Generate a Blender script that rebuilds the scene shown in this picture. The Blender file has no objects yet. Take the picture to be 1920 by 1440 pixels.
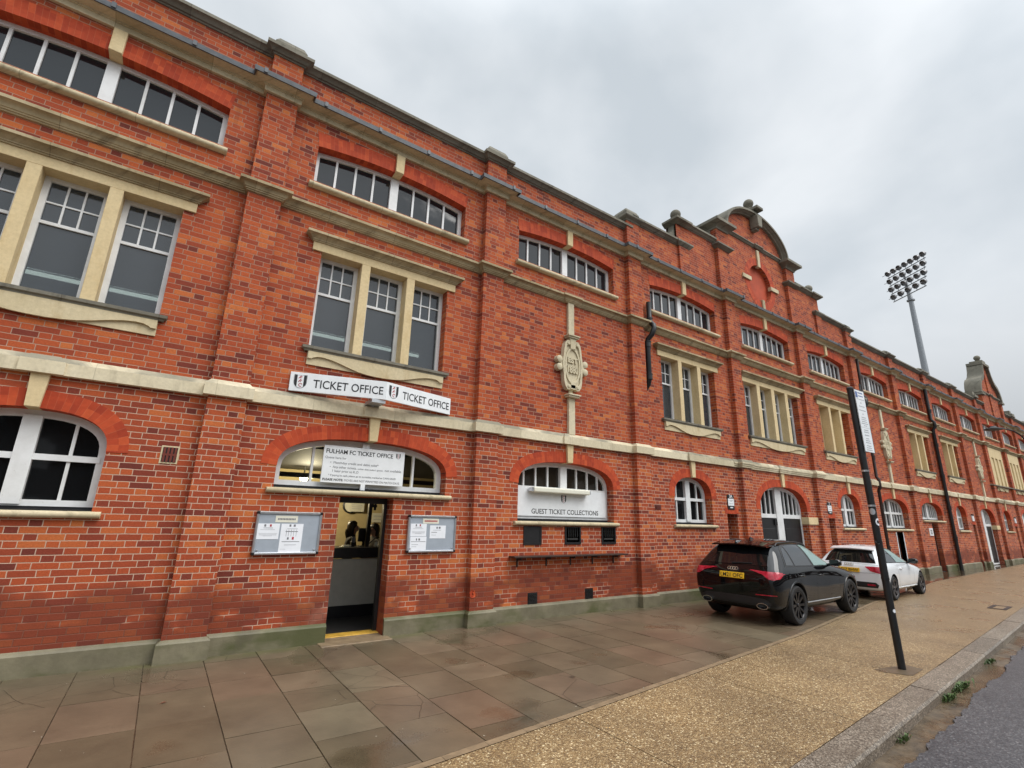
import bpy, bmesh, math, random
from mathutils import Vector, Matrix
from mathutils.geometry import tessellate_polygon
from mathutils.bvhtree import BVHTree
random.seed(7)
R = math.radians
scn = bpy.context.scene
C = scn.collection

# ------------------------------------------------------------------ materials
MATS = {}
class NT:
    """tiny helper round a node tree"""
    def __init__(self, name):
        self.m = bpy.data.materials.new(name); self.m.use_nodes = True
        self.t = self.m.node_tree; self.n = self.t.nodes; self.l = self.t.links
        self.b = self.n['Principled BSDF']
        MATS[name] = self.m
    def node(self, typ, **k):
        q = self.n.new(typ)
        for a, v in k.items(): setattr(q, a, v)
        return q
    def put(self, sock, v):
        if isinstance(v, bpy.types.NodeSocket): self.l.new(v, sock)
        elif isinstance(v, (int, float)) and sock.type == 'RGBA': sock.default_value = (v, v, v, 1)
        else: sock.default_value = v
    def math(self, op, a, b=0.0, c=0.0, clamp=False):
        q = self.node('ShaderNodeMath', operation=op, use_clamp=clamp)
        for s, v in zip(q.inputs, (a, b, c)): self.put(s, v)
        return q.outputs[0]
    def mix(self, f, a, b, blend='MIX'):
        q = self.node('ShaderNodeMix', data_type='RGBA', blend_type=blend)
        self.put(q.inputs[0], f); self.put(q.inputs[6], a); self.put(q.inputs[7], b)
        return q.outputs[2]
    def noise(self, scale, detail=3, rough=.55, vec=None, dist=0, dim='3D'):
        q = self.node('ShaderNodeTexNoise', noise_dimensions=dim)
        q.inputs['Scale'].default_value = scale; q.inputs['Detail'].default_value = detail
        q.inputs['Roughness'].default_value = rough; q.inputs['Distortion'].default_value = dist
        self.l.new(vec if vec is not None else self.P(), q.inputs['Vector'])
        return q.outputs[0]
    def P(self):
        if not hasattr(self, '_p'): self._p = self.node('ShaderNodeNewGeometry').outputs['Position']
        return self._p
    def ramp(self, f, stops, interp='LINEAR'):
        q = self.node('ShaderNodeValToRGB'); q.color_ramp.interpolation = interp
        e = q.color_ramp.elements
        while len(e) < len(stops): e.new(.5)
        for el, (p, c) in zip(e, stops):
            el.position = p; el.color = (c[0], c[1], c[2], 1) if len(c) == 3 else c
        self.l.new(f, q.inputs[0]); return q.outputs[0]
    def smooth(self, x, lo, hi):
        q = self.node('ShaderNodeMapRange', interpolation_type='SMOOTHSTEP')
        self.put(q.inputs[0], x); q.inputs[1].default_value = lo; q.inputs[2].default_value = hi
        return q.outputs[0]
    def pos(self):
        g = self.node('ShaderNodeNewGeometry'); s = self.node('ShaderNodeSeparateXYZ')
        self.l.new(g.outputs['Position'], s.inputs[0]); return g, s.outputs[0], s.outputs[1], s.outputs[2]
    def comb(self, x, y, z=0.0):
        q = self.node('ShaderNodeCombineXYZ')
        for s, v in zip(q.inputs, (x, y, z)): self.put(s, v)
        return q.outputs[0]
    def white(self, vec):
        q = self.node('ShaderNodeTexWhiteNoise', noise_dimensions='3D'); self.l.new(vec, q.inputs['Vector']); return q.outputs['Value']
    def bump(self, h, strength=.5, dist=.01):
        q = self.node('ShaderNodeBump'); q.inputs['Strength'].default_value = strength; q.inputs['Distance'].default_value = dist
        self.l.new(h, q.inputs['Height']); self.l.new(q.outputs[0], self.b.inputs['Normal'])
    def set(self, **k):
        for a, v in k.items(): self.put(self.b.inputs[a.replace('_', ' ')], v)
def c4(c): return (c[0], c[1], c[2], 1)

def plain(name, col, rough=.5, metal=0, ior=None, var=.12, scale=9, spec=None, coat=0, emit=None):
    t = NT(name); n = t.noise(scale, 4)
    dk = tuple(x*(1-var*1.6) for x in col); lt = tuple(min(1, x*(1+var*.7)) for x in col)
    t.set(Base_Color=t.ramp(n, [(.3, dk), (.7, lt)]), Roughness=rough, Metallic=metal)
    if ior: t.set(IOR=ior)
    if spec is not None: t.b.inputs['Specular IOR Level'].default_value = spec
    if coat: t.set(Coat_Weight=coat, Coat_Roughness=.03)
    if emit: t.set(Emission_Color=c4(emit[0]), Emission_Strength=emit[1])
    return t.m

def brick_mat():
    t = NT('red_brick'); g, x, y, z = t.pos()
    H, P = .0745, .344
    dn = t.node('ShaderNodeTexNoise'); t.l.new(t.P(), dn.inputs['Vector']); dn.inputs['Scale'].default_value = 9; dn.inputs['Detail'].default_value = 2
    sp = t.node('ShaderNodeSeparateXYZ'); t.l.new(dn.outputs['Color'], sp.inputs[0])
    u = t.math('ADD', t.math('ADD', x, y), t.math('MULTIPLY', t.math('SUBTRACT', sp.outputs[0], .5), .012))
    v = t.math('ADD', z, t.math('MULTIPLY', t.math('SUBTRACT', sp.outputs[1], .5), .009))
    vr = t.math('DIVIDE', v, H); r = t.math('FLOOR', vr); vf = t.math('SUBTRACT', vr, r)
    par = t.math('MODULO', t.math('ABSOLUTE', r), 2.0)
    jit = t.math('MULTIPLY', t.white(t.comb(r, 3.3, 1.7)), .12)
    uu = t.math('ADD', t.math('ADD', t.math('DIVIDE', u, P), t.math('MULTIPLY', par, .5)), jit)
    k = t.math('FLOOR', uu); f = t.math('SUBTRACT', uu, k)
    head = t.math('GREATER_THAN', f, .6667)
    du = t.math('MULTIPLY', t.math('MINIMUM', t.math('MINIMUM', f, t.math('ABSOLUTE', t.math('SUBTRACT', f, .6667))), t.math('SUBTRACT', 1.0, f)), P)
    dv = t.math('MULTIPLY', t.math('MINIMUM', vf, t.math('SUBTRACT', 1.0, vf)), H)
    d = t.math('MINIMUM', du, dv)
    mort = t.math('SUBTRACT', 1.0, t.smooth(d, .0030, .0060))
    cid = t.comb(t.math('ADD', t.math('MULTIPLY', k, 2.0), head), r, .5)
    w = t.white(cid)
    big = t.noise(.55, 4, .6)
    w2 = t.math('ADD', w, t.math('MULTIPLY', t.math('SUBTRACT', big, .5), .35), clamp=True)
    col = t.ramp(w2, [(0, (.16, .035, .024)), (.07, (.23, .044, .025)), (.22, (.32, .060, .026)), (.55, (.41, .078, .028)), (.86, (.48, .104, .033)), (1, (.55, .155, .045))])
    fine = t.noise(55, 4, .65)
    col = t.mix(1.0, col, t.ramp(fine, [(.25, (.72, .72, .72)), (.75, (1.12, 1.12, 1.12))]), 'MULTIPLY')
    mc = t.mix(t.noise(2.2, 3), c4((.60, .44, .33)), c4((.48, .31, .22)))
    mc = t.mix(t.smooth(z, 2.2, 4.2), mc, c4((.36, .205, .14)))
    # dirt-washed lower courses where the pointing has vanished, and patches of flush pointing
    lown = t.noise(.9, 3, .6, dist=.6)
    low = t.math('SUBTRACT', 1.0, t.smooth(t.math('ADD', z, t.math('MULTIPLY', lown, 1.1)), 1.18, 1.42))
    keep = t.smooth(t.noise(1.3, 3, .6, vec=t.comb(x, 7.0, t.math('MULTIPLY', z, 1.8))), .52, .60)
    nearb = t.math('SUBTRACT', 1.0, t.smooth(z, .40, .62))
    low = t.math('MULTIPLY', low, t.math('SUBTRACT', 1.0, t.math('MULTIPLY', keep, nearb)))
    mc = t.mix(t.math('MULTIPLY', low, .93), mc, c4((.165, .045, .024)))
    col = t.mix(t.math('MULTIPLY', low, .66), col, c4((.150, .036, .020)))
    soot = t.smooth(t.noise(.35, 5, .65, vec=t.comb(t.math('MULTIPLY', x, 2.2), y, t.math('MULTIPLY', z, .7))), .56, .78)
    out = t.mix(mort, col, mc)
    out = t.mix(t.math('MULTIPLY', soot, .42), out, c4((.12, .038, .026)))
    run = t.math('MULTIPLY', t.smooth(t.noise(.5, 4, .7, vec=t.comb(t.math('MULTIPLY', t.math('ADD', x, y), 10.0), 2.0, t.math('MULTIPLY', z, .55))), .54, .74), t.smooth(t.noise(.45, 3), .42, .62))
    out = t.mix(t.math('MULTIPLY', run, .40), out, c4((.14, .042, .028)))
    pale = t.math('MULTIPLY', t.smooth(t.noise(.8, 5, .7), .60, .74), .22)
    out = t.mix(pale, out, c4((.48, .27, .20)))
    t.set(Base_Color=out, Roughness=t.math('SUBTRACT', .84, t.math('MULTIPLY', low, .26)))
    t.b.inputs['Specular IOR Level'].default_value = .25
    t.bump(t.math('ADD', t.math('MULTIPLY', mort, -1.0), t.math('MULTIPLY', fine, .5)), .5, .006)

def arch_mat():
    t = NT('rubbed_brick'); uv = t.node('ShaderNodeUVMap'); s = t.node('ShaderNodeSeparateXYZ'); t.l.new(uv.outputs[0], s.inputs[0])
    u, v = s.outputs[0], s.outputs[1]
    W = .072
    ur = t.math('DIVIDE', u, W); k = t.math('FLOOR', ur); f = t.math('SUBTRACT', ur, k)
    d = t.math('MULTIPLY', t.math('MINIMUM', f, t.math('SUBTRACT', 1.0, f)), W)
    j = t.math('SUBTRACT', 1.0, t.smooth(d, .0008, .0022))
    w = t.white(t.comb(k, t.math('FLOOR', t.math('DIVIDE', v, .11)), 2.0))
    col = t.ramp(w, [(0, (.34, .042, .016)), (.4, (.42, .057, .019)), (.8, (.47, .067, .022)), (1, (.54, .09, .028))])
    col = t.mix(1.0, col, t.ramp(t.noise(14, 4, .6), [(.25, (.82, .82, .82)), (.75, (1.1, 1.1, 1.1))]), 'MULTIPLY')
    t.set(Base_Color=t.mix(t.math('MULTIPLY', j, .4), col, c4((.56, .20, .10))), Roughness=.75)
    t.b.inputs['Specular IOR Level'].default_value = .25
    t.bump(t.noise(60, 3), .15, .004)

def stone_mat(name, a, b, dirt, amount, top=.0, topc=(.17, .16, .13), joints=0):
    t = NT(name); g, x, y, z = t.pos()
    n1 = t.noise(1.7, 5, .6); n2 = t.noise(26, 4, .65)
    col = t.ramp(n1, [(.3, a), (.7, b)])
    col = t.mix(1.0, col, t.ramp(n2, [(.25, (.86, .86, .86)), (.75, (1.07, 1.07, 1.07))]), 'MULTIPLY')
    st = t.smooth(t.noise(3.0, 4, .65, vec=t.comb(t.math('MULTIPLY', t.math('ADD', x, y), 1.9), 0.0, t.math('MULTIPLY', z, .75))), .50, .72)
    col = t.mix(t.math('MULTIPLY', st, amount), col, c4(dirt))
    if top:
        sn = t.node('ShaderNodeSeparateXYZ'); t.l.new(g.outputs['Normal'], sn.inputs[0])
        f = t.math('MULTIPLY', t.smooth(sn.outputs[2], .25, .6), t.smooth(t.noise(1.1, 4, .6), .38, .62))
        col = t.mix(t.math('MULTIPLY', f, top), col, c4(topc))
    if joints:
        jx = t.math('FRACT', t.math('DIVIDE', t.math('ADD', x, t.math('MULTIPLY', t.math('FLOOR', t.math('DIVIDE', z, 1.3)), .47)), joints)); jd = t.math('MULTIPLY', t.math('MINIMUM', jx, t.math('SUBTRACT', 1.0, jx)), joints)
        col = t.mix(t.math('MULTIPLY', t.math('SUBTRACT', 1.0, t.smooth(jd, .002, .006)), .6), col, c4(dirt))
        col = t.mix(1.0, col, t.ramp(t.white(t.comb(t.math('FLOOR', t.math('DIVIDE', t.math('ADD', x, t.math('MULTIPLY', t.math('FLOOR', t.math('DIVIDE', z, 1.3)), .47)), joints)), 1.0, t.math('FLOOR', t.math('DIVIDE', z, 1.3)))), [(0, (.84, .83, .80)), (1, (1.08, 1.08, 1.08))]), 'MULTIPLY')
    t.set(Base_Color=col, Roughness=.85); t.b.inputs['Specular IOR Level'].default_value = .25
    t.bump(n2, .25, .006)

def plinth_mat():
    t = NT('plinth_concrete'); g, x, y, z = t.pos()
    col = t.ramp(t.noise(2.5, 5, .65), [(.3, (.115, .10, .062)), (.7, (.215, .19, .12))])
    alg = t.math('MULTIPLY', t.smooth(t.noise(.8, 4, .6, vec=t.comb(x, 0.0, t.math('MULTIPLY', z, 2.2))), .44, .62), .85)
    col = t.mix(alg, col, c4((.070, .076, .022)))
    col = t.mix(t.math('MULTIPLY', t.smooth(t.noise(1.4, 5, .7), .56, .70), .55), col, c4((.10, .085, .055)))
    t.set(Base_Color=col, Roughness=.6); t.bump(t.noise(30, 4), .35, .006)

def slab_mat():
    t = NT('wet_flagstone'); g, x, y, z = t.pos()
    isl = g.outputs['Random Per Island']
    col = t.ramp(isl, [(0, (.105, .081, .050)), (.3, (.130, .101, .064)), (.55, (.140, .106, .068)), (.8, (.150, .104, .068)), (1, (.165, .134, .088))])
    n = t.noise(1.6, 5, .65); col = t.mix(1.0, col, t.ramp(n, [(.25, (.66, .66, .66)), (.75, (1.22, 1.22, 1.2))]), 'MULTIPLY')
    col = t.mix(t.math('MULTIPLY', t.smooth(t.noise(.6, 4, .65, vec=t.comb(x, y, 5.0)), .50, .68), .35), col, c4((.066, .050, .030)))
    f = t.noise(70, 4, .7); col = t.mix(1.0, col, t.ramp(f, [(.25, (.8, .8, .8)), (.75, (1.15, 1.15, 1.15))]), 'MULTIPLY')
    vo = t.node('ShaderNodeTexVoronoi', feature='DISTANCE_TO_EDGE'); vo.inputs['Scale'].default_value = 1.7; vo.inputs['Randomness'].default_value = 1
    wob = t.node('ShaderNodeVectorMath', operation='ADD'); nz = t.node('ShaderNodeTexNoise'); t.l.new(t.P(), nz.inputs['Vector']); nz.inputs['Scale'].default_value = 5
    sc = t.node('ShaderNodeVectorMath', operation='SCALE'); sc.inputs['Scale'].default_value = .05
    t.l.new(nz.outputs['Color'], sc.inputs[0]); t.l.new(g.outputs['Position'], wob.inputs[0]); t.l.new(sc.outputs[0], wob.inputs[1]); t.l.new(wob.outputs[0], vo.inputs['Vector'])
    crack = t.math('MULTIPLY', t.math('SUBTRACT', 1.0, t.smooth(vo.outputs[0], .002, .010)), t.math('GREATER_THAN', t.math('FRACT', t.math('MULTIPLY', isl, 7.31)), .86))
    col = t.mix(t.math('MULTIPLY', crack, .8), col, c4((.04, .03, .02)))
    # standing water: mirror-smooth hollows, far part of the pavement much wetter
    far = t.smooth(x, 9.0, 24.0)
    pud = t.smooth(t.math('ADD', t.noise(.75, 3, .55, vec=t.comb(x, y, 0.0)), t.math('MULTIPLY', far, .30)), .57, .72)
    green = t.math('MULTIPLY', t.math('SUBTRACT', 1.0, t.smooth(t.math('ABSOLUTE', y), .10, .34)), t.smooth(t.noise(1.1, 3), .42, .62))
    col = t.mix(t.math('MULTIPLY', green, .55), col, c4((.085, .095, .03)))
    col = t.mix(t.math('MULTIPLY', pud, .55), col, t.mix(1.0, col, c4((.5, .45, .4)), 'MULTIPLY'))
    rg = t.math('SUBTRACT', t.math('ADD', .25, t.math('MULTIPLY', f, .20)), t.math('MULTIPLY', far, .12))
    t.set(Base_Color=col, Roughness=t.mix(pud, rg, .05))
    h = t.math('ADD', t.math('MULTIPLY', f, .35), t.math('MULTIPLY', t.noise(11, 4), .8))
    t.bump(t.math('SUBTRACT', t.math('MULTIPLY', h, t.math('SUBTRACT', 1.0, t.math('MULTIPLY', pud, .93))), crack), .34, .006)

def gravel_mat():
    t = NT('resin_gravel'); g, x, y, z = t.pos()
    vo = t.node('ShaderNodeTexVoronoi'); vo.inputs['Scale'].default_value = 80; vo.inputs['Randomness'].default_value = 1
    t.l.new(t.comb(x, t.math('MULTIPLY', y, 1.0), 0.0), vo.inputs['Vector'])
    s = t.node('ShaderNodeSeparateColor'); t.l.new(vo.outputs['Color'], s.inputs[0])
    col = t.ramp(s.outputs[0], [(0, (.13, .083, .040)), (.30, (.215, .142, .066)), (.62, (.28, .19, .092)), (.84, (.35, .245, .125)), (.94, (.50, .39, .22)), (1, (.74, .63, .42))])
    n = t.noise(.9, 5, .65); col = t.mix(1.0, col, t.ramp(n, [(.3, (.66, .62, .58)), (.7, (1.12, 1.08, 1.02))]), 'MULTIPLY')
    far = t.smooth(x, 6.0, 14.0)
    col = t.mix(t.math('MULTIPLY', far, .45), col, c4((.235, .165, .105)))
    edge = t.math('SUBTRACT', 1.0, t.smooth(vo.outputs['Distance'], .25, .75))
    n2 = t.smooth(t.noise(1.5, 4, .6), .52, .68)
    ml = t.noise(13, 3, .6)
    t.set(Base_Color=col, Roughness=t.math('ADD', t.math('SUBTRACT', .46, t.math('MULTIPLY', far, .14)), t.math('MULTIPLY', n2, -.12)))
    t.bump(t.math('ADD', edge, t.math('MULTIPLY', ml, .6)), .75, .006)

def granite_mat():
    t = NT('granite_kerb'); g, x, y, z = t.pos()
    vo = t.node('ShaderNodeTexVoronoi'); vo.inputs['Scale'].default_value = 95; t.l.new(t.P(), vo.inputs['Vector'])
    s = t.node('ShaderNodeSeparateColor'); t.l.new(vo.outputs['Color'], s.inputs[0])
    col = t.ramp(s.outputs[0], [(0, (.055, .045, .035)), (.4, (.155, .128, .100)), (.8, (.26, .22, .175)), (1, (.42, .37, .31))])
    isl = g.outputs['Random Per Island']
    col = t.mix(1.0, col, t.ramp(isl, [(0, (.75, .74, .72)), (.5, (1, .94, .88)), (1, (1.08, 1.06, 1.02))]), 'MULTIPLY')
    col = t.mix(t.math('MULTIPLY', t.smooth(t.noise(2.0, 5, .7), .45, .7), .5), col, c4((.085, .062, .042)))
    t.set(Base_Color=col, Roughness=.45); t.bump(t.math('ADD', s.outputs[1], t.noise(14, 3)), .55, .005)

def asphalt_mat():
    t = NT('wet_asphalt'); g, x, y, z = t.pos()
    vo = t.node('ShaderNodeTexVoronoi'); vo.inputs['Scale'].default_value = 85; t.l.new(t.P(), vo.inputs['Vector'])
    s = t.node('ShaderNodeSeparateColor'); t.l.new(vo.outputs['Color'], s.inputs[0])
    col = t.ramp(s.outputs[0], [(0, (.030, .030, .033)), (.6, (.062, .062, .066)), (.92, (.11, .108, .11)), (1, (.20, .195, .19))])
    col = t.mix(1.0, col, t.ramp(t.noise(.8, 5, .65), [(.3, (.72, .72, .75)), (.7, (1.2, 1.2, 1.22))]), 'MULTIPLY')
    t.set(Base_Color=col, Roughness=.40); t.bump(t.math('ADD', s.outputs[1], t.math('MULTIPLY', t.noise(9, 3), .5)), .6, .008)

def gutter_mat():
    t = NT('gutter_dirt'); g, x, y, z = t.pos()
    col = t.ramp(t.noise(5, 6, .7), [(.28, (.035, .028, .020)), (.5, (.095, .068, .042)), (.72, (.17, .125, .080))])
    wet = t.smooth(t.noise(1.6, 4, .6), .42, .6)
    t.set(Base_Color=col, Roughness=t.mix(wet, .5, .12)); t.bump(t.noise(34, 4), .5, .008)

def glass_mat(name, col, rough=.04, ior=1.75, see=0.0, wav=.10):
    t = NT(name)
    t.set(Base_Color=c4(col), Roughness=rough, IOR=ior)
    t.bump(t.noise(1.6, 2), wav, .05)
    if see:
        tr = t.node('ShaderNodeBsdfTransparent'); tr.inputs[0].default_value = (.92, .95, .93, 1)
        mx = t.node('ShaderNodeMixShader'); mx.inputs[0].default_value = see
        out = t.n['Material Output']
        t.l.new(t.b.outputs[0], mx.inputs[1]); t.l.new(tr.outputs[0], mx.inputs[2]); t.l.new(mx.outputs[0], out.inputs[0])

def white_paint():
    t = NT('white_paint'); n = t.noise(3, 5, .65)
    col = t.ramp(n, [(.25, (.62, .62, .60)), (.6, (.78, .785, .78))])
    fl = t.smooth(t.noise(22, 5, .75), .63, .70)
    t.set(Base_Color=t.mix(t.math('MULTIPLY', fl, .55), col, c4((.42, .40, .35))), Roughness=.45); t.bump(n, .15, .01)

def build_materials():
    brick_mat(); arch_mat(); plinth_mat(); slab_mat(); gravel_mat(); granite_mat(); asphalt_mat(); gutter_mat(); white_paint()
    stone_mat('window_stone', (.63, .49, .275), (.72, .575, .34), (.45, .29, .11), .35)
    stone_mat('band_stone', (.60, .52, .36), (.70, .62, .45), (.36, .31, .21), .55, .85, (.19, .18, .14), joints=1.25)
    stone_mat('string_stone', (.33, .255, .145), (.50, .41, .26), (.13, .10, .06), .65, .5, (.55, .53, .47), joints=1.1)
    stone_mat('cornice_stone', (.52, .435, .285), (.63, .54, .365), (.20, .165, .10), .6, joints=1.15)
    stone_mat('coping_stone', (.17, .158, .128), (.27, .25, .20), (.065, .060, .048), .6, .5, (.09, .09, .075), joints=.95)
    stone_mat('apron_stone', (.56, .46, .28), (.66, .56, .37), (.45, .33, .17), .55)
    plain('lead', (.10, .108, .118), .5, .15, var=.2)
    plain('black_metal', (.012, .012, .013), .35, var=.3)
    plain('black_paint', (.010, .010, .011), .45, var=.3)
    plain('dark_void', (.012, .010, .009), .8)
    plain('dark_timber', (.035, .016, .010), .5, var=.3)
    plain('orange_render', (.46, .068, .022), .8, var=.2, scale=2)
    plain('terracotta', (.16, .03, .018), .8)
    plain('sign_white', (.80, .82, .83), .35, var=.04)
    plain('sign_black', (.012, .012, .014), .4)
    plain('print_grey', (.18, .18, .19), .6)
    plain('print_light', (.42, .43, .45), .6)
    plain('crest_red', (.42, .02, .03), .5)
    plain('aluminium', (.62, .63, .65), .3, .85, var=.06)
    plain('aluminium_back', (.46, .48, .50), .42, .35, var=.10, scale=4)
    plain('felt_grey', (.33, .37, .42), .8, var=.05)
    plain('paper', (.82, .84, .88), .5, var=.03)
    plain('paper_cream', (.74, .72, .60), .5, var=.03)
    plain('galvanised', (.30, .32, .34), .45, .4, var=.15)
    plain('lamp_housing', (.20, .20, .21), .35, .3)
    plain('cream_wall', (.52, .42, .22), .8, var=.05)
    plain('counter_panel', (.46, .45, .40), .6, var=.06)
    plain('inner_dark', (.020, .019, .018), .7)
    plain('yellow_step', (.62, .36, .05), .5, var=.2)
    plain('step_stone', (.24, .17, .10), .5, var=.2)
    plain('skin', (.48, .27, .19), .5, var=.05)
    plain('dark_hair', (.018, .011, .008), .45)
    plain('dark_cloth', (.028, .026, .026), .8)
    plain('pale_cloth', (.42, .38, .31), .8, var=.2, scale=40)
    plain('leaf_green', (.075, .125, .03), .6, var=.35, scale=20)
    plain('leaf_brown', (.17, .055, .025), .6)
    plain('iron_cover', (.055, .040, .036), .5, .3, var=.3)
    plain('sticker_yellow', (.58, .52, .22), .5, var=.3, scale=30)
    plain('blue_print', (.10, .16, .36), .6)
    glass_mat('dark_glass', (.006, .007, .008), .05, 1.50)
    glass_mat('upper_glass', (.016, .019, .022), .06, 1.52)
    glass_mat('film_glass', (.050, .058, .066), .10, 1.6, see=.14, wav=.05)
    glass_mat('black_glass', (.006, .006, .006), .03, 1.6)
    glass_mat('brown_glass', (.022, .017, .012), .05, 1.5)
    glass_mat('office_glass', (.006, .006, .006), .03, 1.55, see=.78)
    # cars
    t = NT('black_car_paint'); t.set(Base_Color=c4((.003, .0035, .0045)), Roughness=.25, Coat_Weight=1.0, Coat_Roughness=.02, Specular_IOR_Level=.0); t.bump(t.noise(2, 2), .02, .02)
    t = NT('white_car_paint'); t.set(Base_Color=t.ramp(t.noise(2.5, 3), [(.3, (.72, .74, .76)), (.7, (.79, .81, .83))]), Roughness=.25, Coat_Weight=1.0, Coat_Roughness=.03)
    plain('house_brick', (.12, .075, .05), .85, var=.25, scale=1); plain('house_slate', (.05, .05, .055), .7)
    plain('tyre', (.013, .013, .014), .75, var=.25)
    plain('black_rim', (.016, .015, .017), .35, .4, var=.2)
    plain('grey_rim', (.09, .085, .09), .35, .7, var=.2)
    plain('car_trim', (.012, .012, .013), .5)
    plain('seam', (.002, .002, .002), .8)
    plain('chrome', (.72, .73, .75), .12, 1.0, var=.03)
    plain('plate_yellow', (.80, .47, .02), .35, var=.05)
    glass_mat('car_glass', (.005, .006, .007), .02, 1.6, wav=.02)
    glass_mat('car_side_glass', (.012, .014, .016), .02, 1.9, wav=.02)
    glass_mat('car_painted_daylight', (.20, .29, .27), .03, 1.6, wav=.02)  # opaque pane; daylight seen through the cabin is painted in as pale green
    t = NT('tail_lamp_red'); t.set(Base_Color=t.ramp(t.noise(14, 2), [(.35, (.30, .006, .018)), (.7, (.56, .03, .06))]), Roughness=.08, IOR=1.6)
    plain('tube_light', (.8, .9, .88), .5, emit=((.85, 1.0, .96), 11.0))
    plain('bulb_light', (.9, .85, .6), .5, emit=((1.0, .85, .50), 9.0))
build_materials()

# ------------------------------------------------------------------ mesh helpers
class MB:
    def __init__(self): self.v = []; self.f = []; self.mi = []; self.uv = {}
    def add(self, vs, fs, mi=0):
        o = len(self.v); self.v += [tuple(p) for p in vs]
        for f in fs: self.f.append(tuple(i+o for i in f)); self.mi.append(mi)
        return o
    def box(self, x0, x1, y0, y1, z0, z1, mi=0):
        self.add([(x0,y0,z0),(x1,y0,z0),(x1,y1,z0),(x0,y1,z0),(x0,y0,z1),(x1,y0,z1),(x1,y1,z1),(x0,y1,z1)],
                 [(3,2,1,0),(4,5,6,7),(0,1,5,4),(1,2,6,5),(2,3,7,6),(3,0,4,7)], mi)
    def prism(self, poly, y0, y1, mi=0):
        """poly = [(x,z)...] anticlockwise seen from -Y, extruded y0 (front) -> y1 (back)"""
        n = len(poly); vs = [(x, y0, z) for x, z in poly]+[(x, y1, z) for x, z in poly]
        tris = tessellate_polygon([[Vector((x, z, 0)) for x, z in poly]])
        fs = []
        for a, b, c in tris:
            (ax, az), (bx, bz), (cx, cz) = poly[a], poly[b], poly[c]
            if (bx-ax)*(cz-az)-(bz-az)*(cx-ax) < 0: b, c = c, b
            fs.append((a, b, c)); fs.append((a+n, c+n, b+n))
        fs += [(i, i+n, (i+1) % n+n, (i+1) % n) for i in range(n)]
        self.add(vs, fs, mi)
    def ring(self, outer, inner, y0, y1, mi=0, closed=True):
        n = len(outer)
        vs = [(x, y, z) for y in (y0, y1) for L in (outer, inner) for x, z in L]
        O0, I0, O1, I1 = 0, n, 2*n, 3*n; fs = []
        m = n if closed else n-1
        for i in range(m):
            j = (i+1) % n
            fs += [(O0+i, O0+j, I0+j, I0+i), (O1+j, O1+i, I1+i, I1+j), (O0+j, O0+i, O1+i, O1+j), (I0+i, I0+j, I1+j, I1+i)]
        if not closed:
            fs += [(O0, I0, I1, O1), (O0+n-1, O1+n-1, I1+n-1, I0+n-1)]
        self.add(vs, fs, mi)
    def sweep(self, path, prof, mi=0):
        """plan path [(x,y)] running +X with outward = to its right (-Y); prof [(o,z)] from bottom to top"""
        P = [Vector(p) for p in path]; nrm = []
        for a, b in zip(P, P[1:]):
            d = (b-a).normalized(); nrm.append(Vector((d.y, -d.x)))
        mit = []
        for i in range(len(P)):
            if i == 0: m = nrm[0]
            elif i == len(P)-1: m = nrm[-1]
            else: m = (nrm[i-1]+nrm[i])/(1+nrm[i-1].dot(nrm[i]))
            mit.append(m)
        k = len(prof); vs = []
        for p, m in zip(P, mit):
            for o, z in prof: vs.append((p.x+m.x*o, p.y+m.y*o, z))
        fs = []
        for i in range(len(P)-1):
            for j in range(k-1):
                a = i*k+j; fs.append((a, a+k, a+k+1, a+1))
        fs.append(tuple(range(k-1, -1, -1))); fs.append(tuple(range((len(P)-1)*k, len(P)*k)))
        self.add(vs, fs, mi)
    def lathe(self, prof, c=(0, 0, 0), n=16, mi=0, axis='z'):
        k = len(prof); vs = []
        for i in range(n):
            a = 2*math.pi*i/n
            for r, h in prof:
                p = (r*math.cos(a), r*math.sin(a), h) if axis == 'z' else (h, r*math.cos(a), r*math.sin(a)) if axis == 'x' else (r*math.cos(a), h, -r*math.sin(a))
                vs.append((p[0]+c[0], p[1]+c[1], p[2]+c[2]))
        fs = [(i*k+j, ((i+1) % n)*k+j, ((i+1) % n)*k+j+1, i*k+j+1) for i in range(n) for j in range(k-1)]
        self.add(vs, fs, mi)
    def tube(self, pts, r, n=10, mi=0, cap=True):
        P = [Vector(p) for p in pts]; rs = r if isinstance(r, (list, tuple)) else [r]*len(P)
        rings = []; up = None
        for i, p in enumerate(P):
            d = (P[min(i+1, len(P)-1)]-P[max(i-1, 0)]).normalized()
            if up is None: up = Vector((0, 0, 1)) if abs(d.z) < .9 else Vector((0, 1, 0))
            a = d.cross(up).normalized(); b = a.cross(d).normalized(); up = b
            rings.append([p+(a*math.cos(2*math.pi*k/n)+b*math.sin(2*math.pi*k/n))*rs[i] for k in range(n)])
        vs = [q for rg in rings for q in rg]; fs = []
        for i in range(len(P)-1):
            for k in range(n):
                a, b = i*n+k, i*n+(k+1) % n; fs.append((a, b, b+n, a+n))
        if cap: fs.append(tuple(range(n-1, -1, -1))); fs.append(tuple(range((len(P)-1)*n, len(P)*n)))
        self.add(vs, fs, mi)
    def build(self, name, mats, parent=None, smooth=None, bevel=0, loc=None, segs=1):
        me = bpy.data.meshes.new(name); me.from_pydata(self.v, [], self.f); me.update()
        if isinstance(mats, str): mats = [mats]
        for m in mats: me.materials.append(MATS[m])
        if any(self.mi): me.polygons.foreach_set('material_index', self.mi)
        if self.uv:
            L = me.uv_layers.new(name='UVMap')
            for li, lp in enumerate(me.loops):
                L.data[li].uv = self.uv.get(lp.vertex_index, (0, 0))
        if smooth is not None:
            me.polygons.foreach_set('use_smooth', [True]*len(me.polygons)); me.set_sharp_from_angle(angle=R(smooth))
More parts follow.
